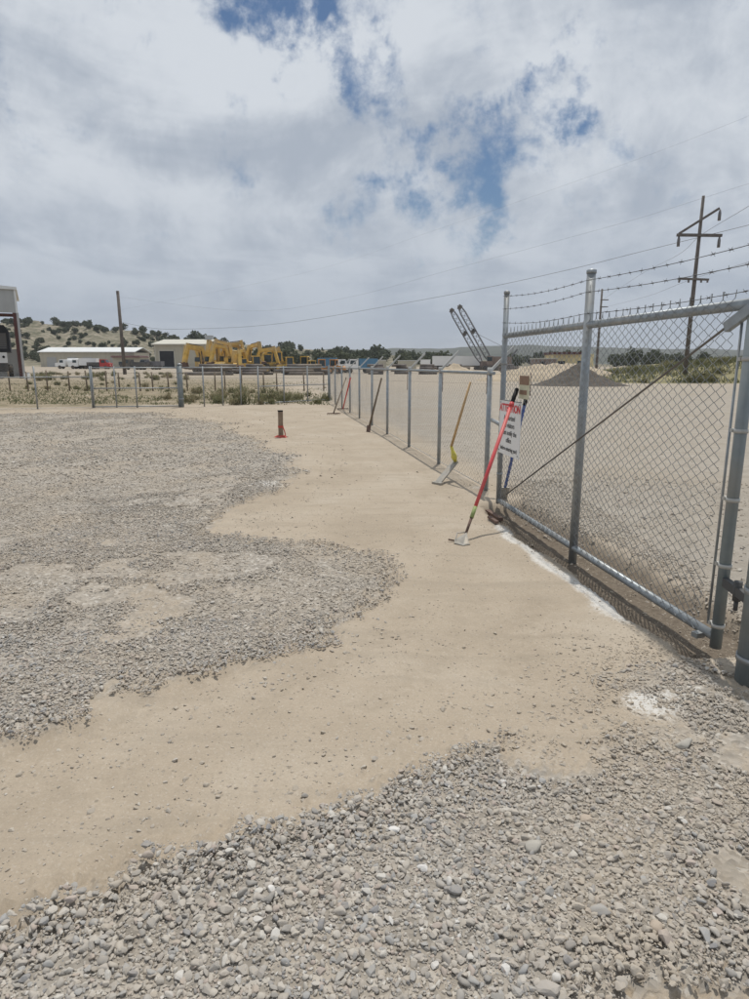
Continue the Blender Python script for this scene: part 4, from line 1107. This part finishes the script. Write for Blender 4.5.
    MB().box((W / 2, 5, (z1 - .4) / 2), (W, 10, z1 - .4)).build('wall', mat('cream_wall', (.66, .56, .32), .8, 0, .08, .3), g)
    MB().box((W * .32, 4.6, z1 - .2), (W * .72, 11.6, .7)).build('roof', M['redsteel'], g)
    MB().box((W * .2, -.06, 1.2), (2, .1, 2.2)).build('door', M['darkopen'], g); MB().box((W * .7, -.06, 1.8), (2.4, .1, 1.2)).build('window', M['glass'], g)
    a = P(535, 370, 185); g = empty('brown_outbuilding', (a.x, 185, .4)); tag(g, 'low brown outbuilding left of the cream building', 'building')
    MB().box((3, 3, 1.4), (6, 6, 2.8)).build('wall', M['cranehouse'], g); MB().box((3, 3, 2.95), (6.6, 6.8, .3)).build('roof', M['tanroof'], g); MB().box((2, -.06, 1.1), (1.2, .1, 2.1)).build('door', M['darkopen'], g)
make_sheds()

# ------------------------------------------------------------------ machines
def excavator(name, loc, rz, label, sc=1.0, boom=(0, 0)):
    g = empty(name, loc, rz); g.scale = (sc,) * 3; tag(g, label, 'excavator', 'yellow machines parked in the yard')
    for y in (-1.3, 1.3):
        mb = MB(); pr = []
        for cx, sg in ((-1.9, 1), (1.9, -1)):
            for k in range(7):
                an = (math.pi / 2 + math.pi * k / 6) if sg == 1 else (-math.pi / 2 + math.pi * k / 6)
                pr.append((cx + .5 * math.cos(an), .5 + .5 * math.sin(an)))
        mb.prism(pr, y - .3, y + .3); t = mb.build('track', M['mgrey'], g)
        for cx in (-1.9, -.9, 0, .9, 1.9): MB().wheel((cx, y, .45), .28, .66, 10).build('roller', M['mgrey'], t)
    MB().box((0, 0, .85), (1.8, 2, .6)).build('undercarriage', M['mgrey'], g)
    MB().prism([(-3.1, 1.2), (1.7, 1.2), (1.7, 2.0), (-.4, 2.3), (-2.4, 2.3), (-3.1, 1.9)], -1.4, 1.4).build('body', M['cat'], g)
    MB().box((-2.9, 0, 1.6), (.7, 2.84, .9)).build('counterweight', M['mgrey'], g)
    mb = MB(); mb.prism([(.1, 2.0), (1.75, 2.0), (1.6, 3.3), (.1, 3.3)], .35, 1.35); c = mb.build('cab', M['cat'], g)
    MB().prism([(.3, 2.25), (1.8, 2.25), (1.66, 3.15), (.3, 3.15)], .31, 1.39).build('window', M['glass'], c)
    a, b = boom
    p0 = Vector((1.2, -.2, 1.9)); p1 = Vector((2.6 + a, -.2, 4.6 + b)); p2 = Vector((5.4 + a, -.2, 5.0 + b)); p3 = Vector((6.0 + a * .5, -.2, 1.9 + b * .4)); 
    bm = MB(); bm.bar(p0, p1, .6, .95, (0, 1, 0)); bm.bar(p1 - (p2 - p1) * .06, p2, .6, .85, (0, 1, 0)); bm.build('boom', M['cat'], g)
    MB().bar(p2 + (p2 - p3) * .15, p3, .48, .75, (0, 1, 0)).build('stick', M['cat'], g)
    mb = MB(); mb.tube([p0 + Vector((.7, 0, -.1)), p0.lerp(p1, .8) + Vector((.4, 0, 0))], .09, 8); mb.tube([p1 + Vector((.4, 0, .5)), p2 + Vector((.2, 0, .45))], .09, 8); mb.build('hydraulic_cylinder', M['mgrey'], g)
    bu = MB(); bu.prism([(p3.x - .2, p3.z + .2), (p3.x + .5, p3.z), (p3.x + .4, p3.z - .9), (p3.x - .4, p3.z - 1.2), (p3.x - .9, p3.z - .9), (p3.x - .4, p3.z - .5)], -.9, .5); bu.build('bucket', M['rust'], g)
    return g

def loader(name, loc, rz, label, colm='cat', sc=1.0, cat_='loader'):
    g = empty(name, loc, rz); g.scale = (sc,) * 3; tag(g, label, cat_, 'yellow machines parked in the yard')
    for x in (-1.6, 1.6):
        for y in (-1.1, 1.1):
            w = MB().wheel((x, y, .8), .8, .6, 18).build('wheel', M['tyre'], g); MB().wheel((x, y, .8), .4, .66, 12).build('rim', M[colm], w)
    MB().prism([(-3.2, .9), (-.2, .9), (-.2, 1.9), (-2.6, 1.9), (-3.2, 1.6)], -.9, .9).build('engine_hood', M[colm], g)
    MB().prism([(-.2, .8), (2.4, .8), (2.4, 1.3), (-.2, 1.4)], -.6, .6).build('front_frame', M[colm], g)
    c = MB().prism([(-1.0, 1.9), (.5, 1.9), (.4, 3.3), (-1.0, 3.3)], -.75, .75).build('cab', M['glass'], g)
    MB().prism([(-1.1, 3.3), (.6, 3.3), (.5, 3.5), (-1.0, 3.5)], -.85, .85).build('cab_roof', M[colm], c)
    mb = MB()
    for x, y in ((-1.0, -.76), (.46, -.76), (-1.0, .76), (.46, .76)): mb.bar((x, y, 1.9), (x - .02, y, 3.3), .12, .12)
    mb.build('cab_pillar', M[colm], c)
    for y in (-.55, .55): MB().bar((.7, y, 1.8), (3.2, y, .8), .16, .35, (0, 1, 0)).build('lift_arm', M[colm], g)
    MB().prism([(3.0, 1.3), (3.3, 1.2), (3.25, .5), (4.3, .25), (4.3, .15), (3.1, .15), (2.9, .6)], -1.4, 1.4).build('bucket', M['mgrey'], g)
    return g

def truck(name, loc, rz, label, cabm, boxm, L=7.0, h=2.8, cat_='truck', tank=False, group='trucks parked in the far yard'):
    g = empty(name, loc, rz); tag(g, label, cat_, group)
    for x in (1.2, -L * .45, -L * .45 - 1.15):
        for y in (-1.0, 1.0):
            MB().wheel((x, y, .5), .5, .35, 16).build('wheel', M['tyre'], g)
    MB().box((-L * .3, 0, .85), (L + 1.4, .9, .25)).build('chassis', M['mgrey'], g)
    c = MB().prism([(-.4, .7), (2.5, .7), (2.5, 1.6), (1.5, 1.8), (1.1, 2.7), (-.4, 2.7)], -1.15, 1.15).build('cab', M[cabm], g)
    MB().prism([(.1, 1.75), (1.2, 1.75), (1.1, 2.45), (.1, 2.45)], -1.19, 1.19).build('window', M['glass'], c)
    MB().prism([(1.53, 1.82), (1.58, 1.85), (1.22, 2.6), (1.15, 2.6)], -1.0, 1.0).build('windscreen', M['glass'], c)
    if tank: MB().tube([(-.7, 0, 1.9), (-.9, 0, 1.9), (-L + .3, 0, 1.9), (-L + .1, 0, 1.9)], [.7, 1.05, 1.05, .7], 18).build('tank', M[boxm], g)
    else:
        MB().box((-.6 - (L - .6) / 2, 0, 1.0 + (h - .6) / 2), (L - .6, 2.4, h - .6)).build('box_body', M[boxm], g)
    for y in (-.8, .8): MB().box((2.53, y, 1.15), (.08, .3, .22)).build('headlight', M['white'], g)
    return g

def terr(p):
    p = Vector(p); p.z = float(terrain(np.array([p.x]), np.array([p.y]))[0]); return p

def make_machines():
    Y = 140.0
    spec = [(214, 128, R(205), 'yellow excavator with raised boom nearest the dark workshop door', 1.0, (-.6, .2)),
            (224, 136, R(250), 'yellow excavator second from the workshop with folded boom', 1.05, (-1.0, .6)),
            (234, 130, R(235), 'yellow excavator in the middle of the parked row with tall boom', 1.0, (-.7, .3)),
            (244, 138, R(320), 'yellow excavator in the parked row reaching to the right', 1.05, (-.2, .4)),
            (251, 129, R(350), 'yellow excavator at the right end of the row with low bucket', 1.0, (-.4, -.3)),
            (219, 146, R(30), 'yellow excavator behind the row with boom to the right', 1.1, (-.5, .8)), (239, 147, R(215), 'yellow excavator behind the row with boom to the left', 1.1, (-.8, .9)),
            (248, 150, R(195), 'yellow excavator behind the right end of the row', 1.1, (-.9, .5)), (229, 124, R(60), 'yellow excavator in front of the row facing away', .9, (-.8, -.2)),
            (209, 133, R(230), 'yellow excavator left in the row reaching toward the camera', .95, (-.7, .2)), (240, 123, R(285), 'yellow excavator in front of the row with bucket toward the camera', .85, (-.9, -.3)),
            (256, 141, R(20), 'yellow excavator right of the row reaching over the loaders', 1.0, (-.3, -.1)),
            (206, 142, R(160), 'yellow excavator partly hidden against the workshop wall', 1.0, (-.4, .3))]
    for px, d, rz, lab, s, bo in spec: excavator('excavator', terr(P(px, 372, d)), rz, lab, s, bo)
    for px, d, rz, lab, s in ((258, 126, R(20), 'yellow wheel loader just right of the excavators', .95), (276, 130, R(185), 'yellow wheel loader with tall cab in the row', 1.2), (291, 128, R(15), 'yellow wheel loader at the right of the row', .9), (266, 140, R(200), 'yellow wheel loader behind the first loader', 1.1), (304, 133, R(170), 'yellow wheel loader facing left near the orange loaders', .95), (313, 126, R(30), 'small yellow wheel loader between the row and the orange loaders', .7)):
        loader('wheel_loader', terr(P(px, 372, d)), rz, lab, 'cat', s)
    for px, d, rz, lab, s in ((323, 118, R(10), 'small orange loader near the fence corner', .75), (333, 122, R(160), 'small orange loader behind the corner post', .75)):
        loader('compact_loader', terr(P(px, 372, d)), rz, lab, 'orange', s)
    # trucks
    truck('tank_truck', terr(P(66, 370, 190)), R(180), 'white tank truck before the long low shed', 'white', 'white', 8, tank=True)
    truck('box_truck', terr(P(79, 370, 188)), R(182), 'white box truck beside the tank truck', 'white', 'white', 5.5, 2.6)
    truck('red_truck', terr(P(103, 370, 185)), R(0), 'red truck before the low shed left of the timber pole', 'trred', 'mgrey', 4.0, 1.5)
    truck('flatbed_truck', terr(P(131, 371, 176)), R(175), 'dark truck parked right of the timber pole', 'mgrey', 'mgrey', 5, 1.6)
    truck('utility_truck', terr(P(147, 371, 178)), R(178), 'dark utility truck beside the workshop gable', 'crane', 'crane', 4.5, 1.8)
    truck('service_truck', terr(P(356, 372, 128)), R(185), 'blue and white service truck beyond the side fence', 'white', 'trblue', 4.2, 2.4)
    truck('service_truck', terr(P(340, 372, 134)), R(0), 'pale blue truck beside the orange loaders', 'white', 'trblue', 4.5, 2.6)
    # white trailer
    a = terr(P(433, 370, 175)); W = 48 * 175 / FPX
    g = empty('box_trailer', a); tag(g, 'long white box trailer left of the crane booms', 'trailer')
    MB().box((W / 2, 1.3, 2.35), (W, 2.6, 2.5)).build('box_body', M['white'], g)
    mb = MB(); ribbed(mb, 0, W, -.02, 1.1, 3.6, .8, .06); mb.build('side_rib', M['white'], g)
    for x in (1.2, 2.4, W - 1.2): MB().wheel((x, .3, .5), .5, .4, 14).build('wheel', M['tyre'], g)
    MB().box((W / 2, 1.3, .95), (W - 1, .9, .3)).build('chassis', M['mgrey'], g)
    for x0, x1, d, hh, lab, mm in ((374, 386, 150, 2.4, 'pale storage container beyond the side fence', 'tansiding'), (398, 416, 160, 2.3, 'low tan storage shed left of the white trailer', 'tansiding'), (421, 430, 150, 2.5, 'small white container beside the long trailer', 'white')):
        a = terr(P(x0, 372, d)); W = (x1 - x0) * d / FPX; g = empty('storage_container', a); tag(g, lab, 'container')
        MB().box((W / 2, 1.2, hh / 2 + .1), (W, 2.4, hh)).build('body', M[mm], g); mb = MB(); ribbed(mb, 0, W, -.03, .1, hh, .5, .06); mb.build('side_rib', M[mm], g); MB().box((W / 2, 1.2, hh + .16), (W + .1, 2.5, .12)).build('roof', M['roofwhite'], g)
    # stacked pipe and scrap rows along the far edge of the lot
    for k, (x0, x1, d, lab) in enumerate(((366, 384, 112, 'pile of dark pipes beyond the side fence, leftmost'), (390, 412, 116, 'pile of dark pipes beyond the side fence, middle'), (416, 438, 113, 'pile of dark pipes beside the white trailer'), (446, 470, 120, 'pile of dark pipes below the crane booms'), (500, 520, 122, 'pile of dark pipes right of the gate end post'), (184, 236, 104, 'row of dark pipes in front of the excavators'), (238, 272, 106, 'row of dark pipes in front of the loaders'), (274, 330, 105, 'long row of dark pipes left of the fence corner'))):
        a = terr(P(x0, 372, d)); W = (x1 - x0) * d / FPX; g = empty('pipe_stack', a); tag(g, lab, 'pipes')
        for r_ in range(4):
            for c in range(5 - r_):
                j = random.uniform(0, W * .3); e_ = W * random.uniform(.65, 1.0)
                if random.random() < .25: continue
                MB().tube([(j, c * .5 + r_ * .25, .25 + r_ * .42), (e_, c * .5 + r_ * .25, .25 + r_ * .42)], .24, 8).build('pipe', M['pipe'], g)
    # lattice cranes
    def crane(foot_px, tip_px, d, lab, house):
        b0 = P(*foot_px, d); b1 = P(*tip_px, d); base = terr(P(foot_px[0] + 4, 374, d))
        g = empty('lattice_crane', base); tag(g, lab, 'crane', 'lattice cranes standing beyond the yard')
        A = b0 - base; B = b1 - base; dr = (B - A); L = dr.length; t = dr.normalized(); s1 = Vector((0, 1, 0)); s2 = t.cross(s1).normalized()
        n = 14; mb = MB(); lac = MB()
        def w(f): return .62 * min(1, .35 + f * 5, .4 + (1 - f) * 5)
        cor = lambda f, i, j: A + dr * f + s1 * i * w(f) + s2 * j * w(f)
        for i in (-1, 1):
            for j in (-1, 1): mb.tube([cor(k / n, i, j) for k in range(n + 1)],   .085, 6)
        bo = mb.build('boom_chord', M['crane'], g)
        for k in range(n):
            for (i0, j0, i1, j1) in ((-1, -1, 1, -1), (1, -1, 1, 1), (1, 1, -1, 1), (-1, 1, -1, -1)):
                lac.bar(cor(k / n, i0, j0), cor((k + 1) / n, i1, j1), .08, .08)
        lac.build('boom_lacing', M['crane'], bo)
        for f in (.55, .96): MB().box(A + dr * f, (.9, .9, 1.1), (0, .5, 0)).build('sheave_block', M['mgrey'], bo)
        if house:
            MB().box((1.5, 0, 2.4), (4.6, 3.0, 2.0)).build('house', M['cranehouse'], g); c = MB().box((-1.6, -1.2, 2.5), (1.4, 1.4, 2.0)).build('cab', M['cranehouse'], g); MB().box((-1.8, -1.5, 2.8), (1.2, 1.0, 1.0)).build('window', M['glass'], c)
            for y in (-1.9, 1.9):
                MB().prism([(-3, .2), (-2.5, 0), (4, 0), (4.6, .3), (4.6, .8), (4, 1.1), (-2.5, 1.1), (-3, .8)], y - .4, y + .4).build('track', M['mgrey'], g)
            MB().tube([A + dr * .62 + s2 * .9, Vector((5.2, 0, 4.2))], .05, 5).build('pendant_rope', M['cable'], g); MB().tube([A + dr * .62, A + dr * .62], .01, 4)
            MB().bar((4.0, 0, 3.6), (5.4, 0, 5.2), .4, .4).build('gantry', M['crane'], g)
        else:
            MB().box((.5, 0, 1.5), (4, 2.8, 1.5)).build('house', M['cranehouse'], g)
            for y in (-1.7, 1.7): MB().prism([(-3, .2), (-2.5, 0), (3, 0), (3.6, .3), (3.6, .7), (3, 1.0), (-2.5, 1.0), (-3, .7)], y - .4, y + .4).build('track', M['mgrey'], g)
    crane((491, 363), (458.5, 305), 165, 'dark lattice crane with the longer boom leaning left', True)
    crane((482, 364), (450.5, 308.5), 172, 'dark lattice crane with the boom further left', False)
make_machines()

# ------------------------------------------------------------------ earth mounds and berm
def heap(name, centre, rx, ry, h, material, label, seed, sharp=1.0):
    n, m = 40, 40; xs = np.linspace(-1, 1, n); X, Y = np.meshgrid(xs, xs)
    r = np.sqrt(X ** 2 + Y ** 2); ang = np.arctan2(Y, X)
    z = np.clip(1 - r, 0, 1) ** sharp * h * (1 + .7 * (fbm(X * 3 + seed, Y * 3, seed) - .5)) + (fbm(X * 12, Y * 12, seed + 2) - .5) * .3 * h * np.clip(1.1 - r, 0, 1) - .03 * (r > .98)
    idx = np.arange(n * m).reshape(m, n)
    f = np.stack([idx[:-1, :-1], idx[:-1, 1:], idx[1:, 1:], idx[1:, :-1]], -1).reshape(-1, 4)
    o = np_mesh(name, np.stack([X.ravel() * rx, Y.ravel() * ry, np.where(r.ravel() > .99, -.3, z.ravel())], 1), f, material, True)
    o.location = centre; tag(o, label, 'heap'); return o
M['darkheap'] = mat('dark_millings', (.12, .105, .09), .95, 0, .3, 4, .5, 8, spec=.05)
M['tanheap'] = mat('tan_spoil', (.43, .36, .27), .95, 0, .15, 2, .4, 6, spec=.05)
c = G(583, 386); heap('dark_heap', (c.x, c.y + 1.0, 0), 4.0, 3.0, 1.75, M['darkheap'], 'dark brown heap of millings behind the gate', 3, 1.45)
c = G(560, 382); heap('tan_heap', (c.x + 1.0, c.y + 5, 0), 8.5, 5, 2.0, M['tanheap'], 'broad tan spoil heap behind the dark heap', 8, .9)
c = G(455, 374); heap('tan_heap', (c.x, c.y + 2, 0), 5.5, 4, 1.7, M['tanheap'], 'small tan dirt heap below the white trailer', 5, 1.1)

def berm_h(x, y):
    # long bank rising to the right behind the yard
    a = sstep(y, 56, 66) * (1 - sstep(y, 80, 110)); b = sstep(x, 17, 46)
    return a * (.25 + 2.2 * b) * sstep(x, 15, 21) * (1 + .35 * (fbm(x * .25, y * .25, 55) - .5)) - .05
def make_berm():
    xs = np.linspace(14, 120, 150); ys = np.linspace(54, 112, 60); X, Y = np.meshgrid(xs, ys); Z = berm_h(X, Y) + (fbm(X * 1.3, Y * 1.3, 57) - .5) * .25 * (berm_h(X, Y) > .05)
    idx = np.arange(X.size).reshape(X.shape); f = np.stack([idx[:-1, :-1], idx[:-1, 1:], idx[1:, 1:], idx[1:, :-1]], -1).reshape(-1, 4)
    o = np_mesh('embankment', np.stack([X.ravel(), Y.ravel(), Z.ravel()], 1), f, mat('bank_soil', (.26, .235, .14), .95, 0, .3, .6, .4, 4, spec=.05), True)
    tag(o, 'weedy earth bank behind the yard at right', kind='structure')
make_berm()

# ------------------------------------------------------------------ vegetation
def juniper_meshes():
    out = []
    for k in range(4):
        r = np.random.default_rng(300 + k); mb = MB()
        lobes = [(Vector((r.uniform(-.55, .55), r.uniform(-.55, .55), r.uniform(.45, 1.15))), r.uniform(.35, .55)) for _ in range(7)] + [(Vector((0, 0, .75)), .6)]
        for c, rad in lobes:
            for _ in range(34):
                d = Vector(r.normal(size=3)).normalized(); p = c + d * rad * r.uniform(.55, 1.08)
                if p.z < .05: continue
                a = Vector(r.normal(size=3)).normalized(); b = a.cross(d).normalized(); s = r.uniform(.10, .2)
                mb.add([p + a * s, p - a * s * .6 + b * s, p - a * s * .6 - b * s, p + d * s * 1.1], [(0, 1, 3), (1, 2, 3), (2, 0, 3)])
        tr = MB(); tr.tube([(0, 0, -.2), (.03, 0, .45), (.08, .04, .9)], [.11, .08, .03], 6)
        for _ in range(3):
            an = r.uniform(0, 6.28); tr.tube([(.02, 0, .3), (.4 * math.cos(an), .4 * math.sin(an), .8)], [.05, .02], 5)
        out.append((mb.mesh('crown', M['juniper']), tr.mesh('trunk', M['bark'])))
    return out
JUN = juniper_meshes()
def juniper(p, s, label, group, i, squash=1.0, name='juniper_tree'):
    g = empty(name, p, random.uniform(0, 6.28)); g.scale = (s, s, s * squash); tag(g, label, 'tree', group)
    cm, tm = JUN[i % 4]; link(bpy.data.objects.new('crown', cm), g); link(bpy.data.objects.new('trunk', tm), g)
def make_trees():
    r = random.Random(21); n = 0
    while n < 285:
        px = r.uniform(-12, 200) if r.random() < .85 else r.uniform(190, 280); Y = r.uniform(285, 462) ** 1.0
        p = hill_point(px, Y)
        dens = float(fbm(np.array([px * .03]), np.array([Y * .02]), 77)[0])
        if dens < .40 and r.random() < .7: continue
        juniper(p, r.uniform(1.2, 2.7) * (1.15 if Y > 400 else .95), 'dark green juniper growing on the dry hillside', 'junipers on the hillside', n, r.uniform(.75, 1.05)); n += 1
    n = 0
    while n < 130:
        px = r.uniform(185, 455) if n < 100 else r.uniform(500, 720); Y = r.uniform(215, 400)
        p = Vector(((px - 374.5) / FPX * Y * math.cos(PITCH), Y, 0)); p.z = max(float(terrain(np.array([p.x]), np.array([Y]))[0]), float(hill_z(np.array([px]), np.array([Y]))[0]) if Y > 246 else 0)
        juniper(p, r.uniform(2.2, 4.4), ('bushy tree in the belt behind the parked machines' if px < 470 else 'bushy tree far off seen through the gate mesh'), ('trees in the belt behind the yard' if px < 470 else 'far trees behind the gate'), n, r.uniform(.8, 1.1), 'bushy_tree'); n += 1
make_trees()

def weed_meshes(matl, n, nm):
    out = []
    for k in range(n):
        r = np.random.default_rng(500 + k); mb = MB()
        for _ in range(70):
            an = r.uniform(0, 6.28); b = Vector((r.normal(0, .22), r.normal(0, .22), 0)); h = r.uniform(.35, 1.0) * (1 - .3 * b.length); l = r.uniform(.1, .45)
            t = b + Vector((math.cos(an) * l, math.sin(an) * l, h)); m_ = b.lerp(t, .5) + Vector((0, 0, .12)); w = Vector((-math.sin(an), math.cos(an), 0)) * r.uniform(.012, .03)
            mb.add([b - w, b + w, m_ + w, m_ - w, t], [(0, 1, 2, 3), (3, 2, 4)])
            for _ in range(3):
                f = r.uniform(.35, 1); q = b.lerp(t, f); dd = Vector(r.normal(size=3)).normalized(); ee = dd.cross(Vector((0, 0, 1))).normalized(); s = r.uniform(.03, .07)
                mb.add([q, q + dd * s + ee * s * .4, q + dd * s * 2, q + dd * s - ee * s * .4], [(0, 1, 2, 3)])
        out.append(mb.mesh(nm, matl))
    return out
def make_weeds():
    r = random.Random(9); W = weed_meshes(M['weed'], 4, 'weed_clump'); D = weed_meshes(M['drygrass'], 2, 'dry_weed_clump')
    n = 0
    for _ in range(150):
        if _ < 50: px = r.gauss(225, 30); py = r.uniform(392, 405.5)
        elif _ < 75: px = r.uniform(25, 180); py = r.uniform(383, 392)
        elif _ < 95: px = r.uniform(255, 330); py = r.uniform(396, 403)
        else: px = r.uniform(35, 190); py = r.uniform(374, 381)
        px = min(max(px, 22), 326); p = on_ground(px, py); s = r.uniform(.3, .75) * (.8 if 195 < px < 250 else .62) * (1.9 if _ >= 95 else 1)
        dry = r.random() < .3; me = r.choice(D if dry else W)
        o = bpy.data.objects.new('dry_weed' if dry else 'weed', me); link(o); o.location = p; o.scale = (s * 1.3, s * 1.3, s); o.rotation_euler = (0, 0, r.uniform(0, 6.28))
        if dry: tag(o, 'dry straw coloured weed clump ' + ('near the fence corner' if px > 255 else 'left of the fence corner gate'), 'weed', 'dry weeds ' + ('near the fence corner' if px > 255 else 'left of the fence corner gate'))
        else: 
            where = 'near the fence corner' if px > 255 else ('beside the timber pole' if _ >= 95 else 'far left beyond the field gate' if _ >= 50 and _ < 75 else 'right of the stout fence post')
            tag(o, 'leafy green weed clump ' + where, 'weed', 'green weeds ' + where)
    # bushes on the bank
    for k in range(70):
        x = r.uniform(19, 70); y = r.uniform(57, 74); z = float(berm_h(np.array([x]), np.array([y]))[0])
        me = r.choice(W); o = bpy.data.objects.new('bank_bush', me); link(o); s = r.uniform(.55, 1.25); o.location = (x, y, z - .02); o.scale = (s * 1.5, s * 1.5, s * .8); o.rotation_euler = (0, 0, r.uniform(0, 6.28))
        tag(o, 'green bush growing on the weedy earth bank', 'bush', 'bushes on the earth bank')
    # grass on the bank: one mass
    n = 30000; x = rng.uniform(16, 75, n); y = rng.uniform(56.5, 80, n); z = berm_h(x, y); k = (z > .02) & (fbm(x * .4, y * .4, 88) > .36); x = x[k]; y = y[k]; z = z[k]; n = len(x)
    an = rng.uniform(0, 6.283, n); h = rng.uniform(.18, .5, n); w = rng.uniform(.03, .08, n); lean = rng.normal(0, .15, (n, 2))
    b = np.stack([x, y, z - .05], 1); s = np.stack([np.cos(an) * w, np.sin(an) * w, np.zeros(n)], 1); t = b + np.stack([lean[:, 0], lean[:, 1], h], 1)
    V = np.stack([b - s, b + s, t], 1).reshape(-1, 3); F = np.arange(n * 3).reshape(-1, 3)
    o = np_mesh('bank_grass', V, F, M['greengrass']); tag(o, 'rough green and straw grass covering the earth bank', 'grass', kind='stuff')
    # thin dry grass and weeds strip between the two back fences
    n = 9000; px = rng.uniform(-20, 330, n); py = rng.uniform(380, 405, n); G2 = np.array([[G(a, b_).x, G(a, b_).y] for a, b_ in zip(px, py)]); x = G2[:, 0]; y = G2[:, 1]
    k = fbm(x * .35, y * .35, 99) > .46; x = x[k]; y = y[k]; n = len(x); z = ground_height(x, y)
    an = rng.uniform(0, 6.283, n); h = rng.uniform(.04, .16, n); w = rng.uniform(.015, .04, n); lean = rng.normal(0, .08, (n, 2))
    b = np.stack([x, y, z - .01], 1); s = np.stack([np.cos(an) * w, np.sin(an) * w, np.zeros(n)], 1); t = b + np.stack([lean[:, 0], lean[:, 1], h], 1)
    o = np_mesh('roadside_grass', np.stack([b - s, b + s, t], 1).reshape(-1, 3), np.arange(n * 3).reshape(-1, 3), M['greengrass']); tag(o, 'thin green and dry grass between the back fences', 'grass', kind='stuff')
make_weeds()

# ------------------------------------------------------------------ haze
def make_haze():
    mb = MB(); mb.box((0, 2600, 62.5), (16000, 5600, 135)); o = mb.build('haze', None)
    m = bpy.data.materials.new('haze_air'); m.use_nodes = True; N = m.node_tree.nodes; N.clear()
    out = N.new('ShaderNodeOutputMaterial'); v = N.new('ShaderNodeVolumePrincipled'); v.inputs['Color'].default_value = (.86, .9, .96, 1); v.inputs['Density'].default_value = 1.8e-4; v.inputs['Anisotropy'].default_value = .2
    m.node_tree.links.new(v.outputs[0], out.inputs['Volume']); o.data.materials.append(m)
    tag(o, 'thin pale haze filling the air over the yard and hills', 'haze', kind='stuff')
make_haze()
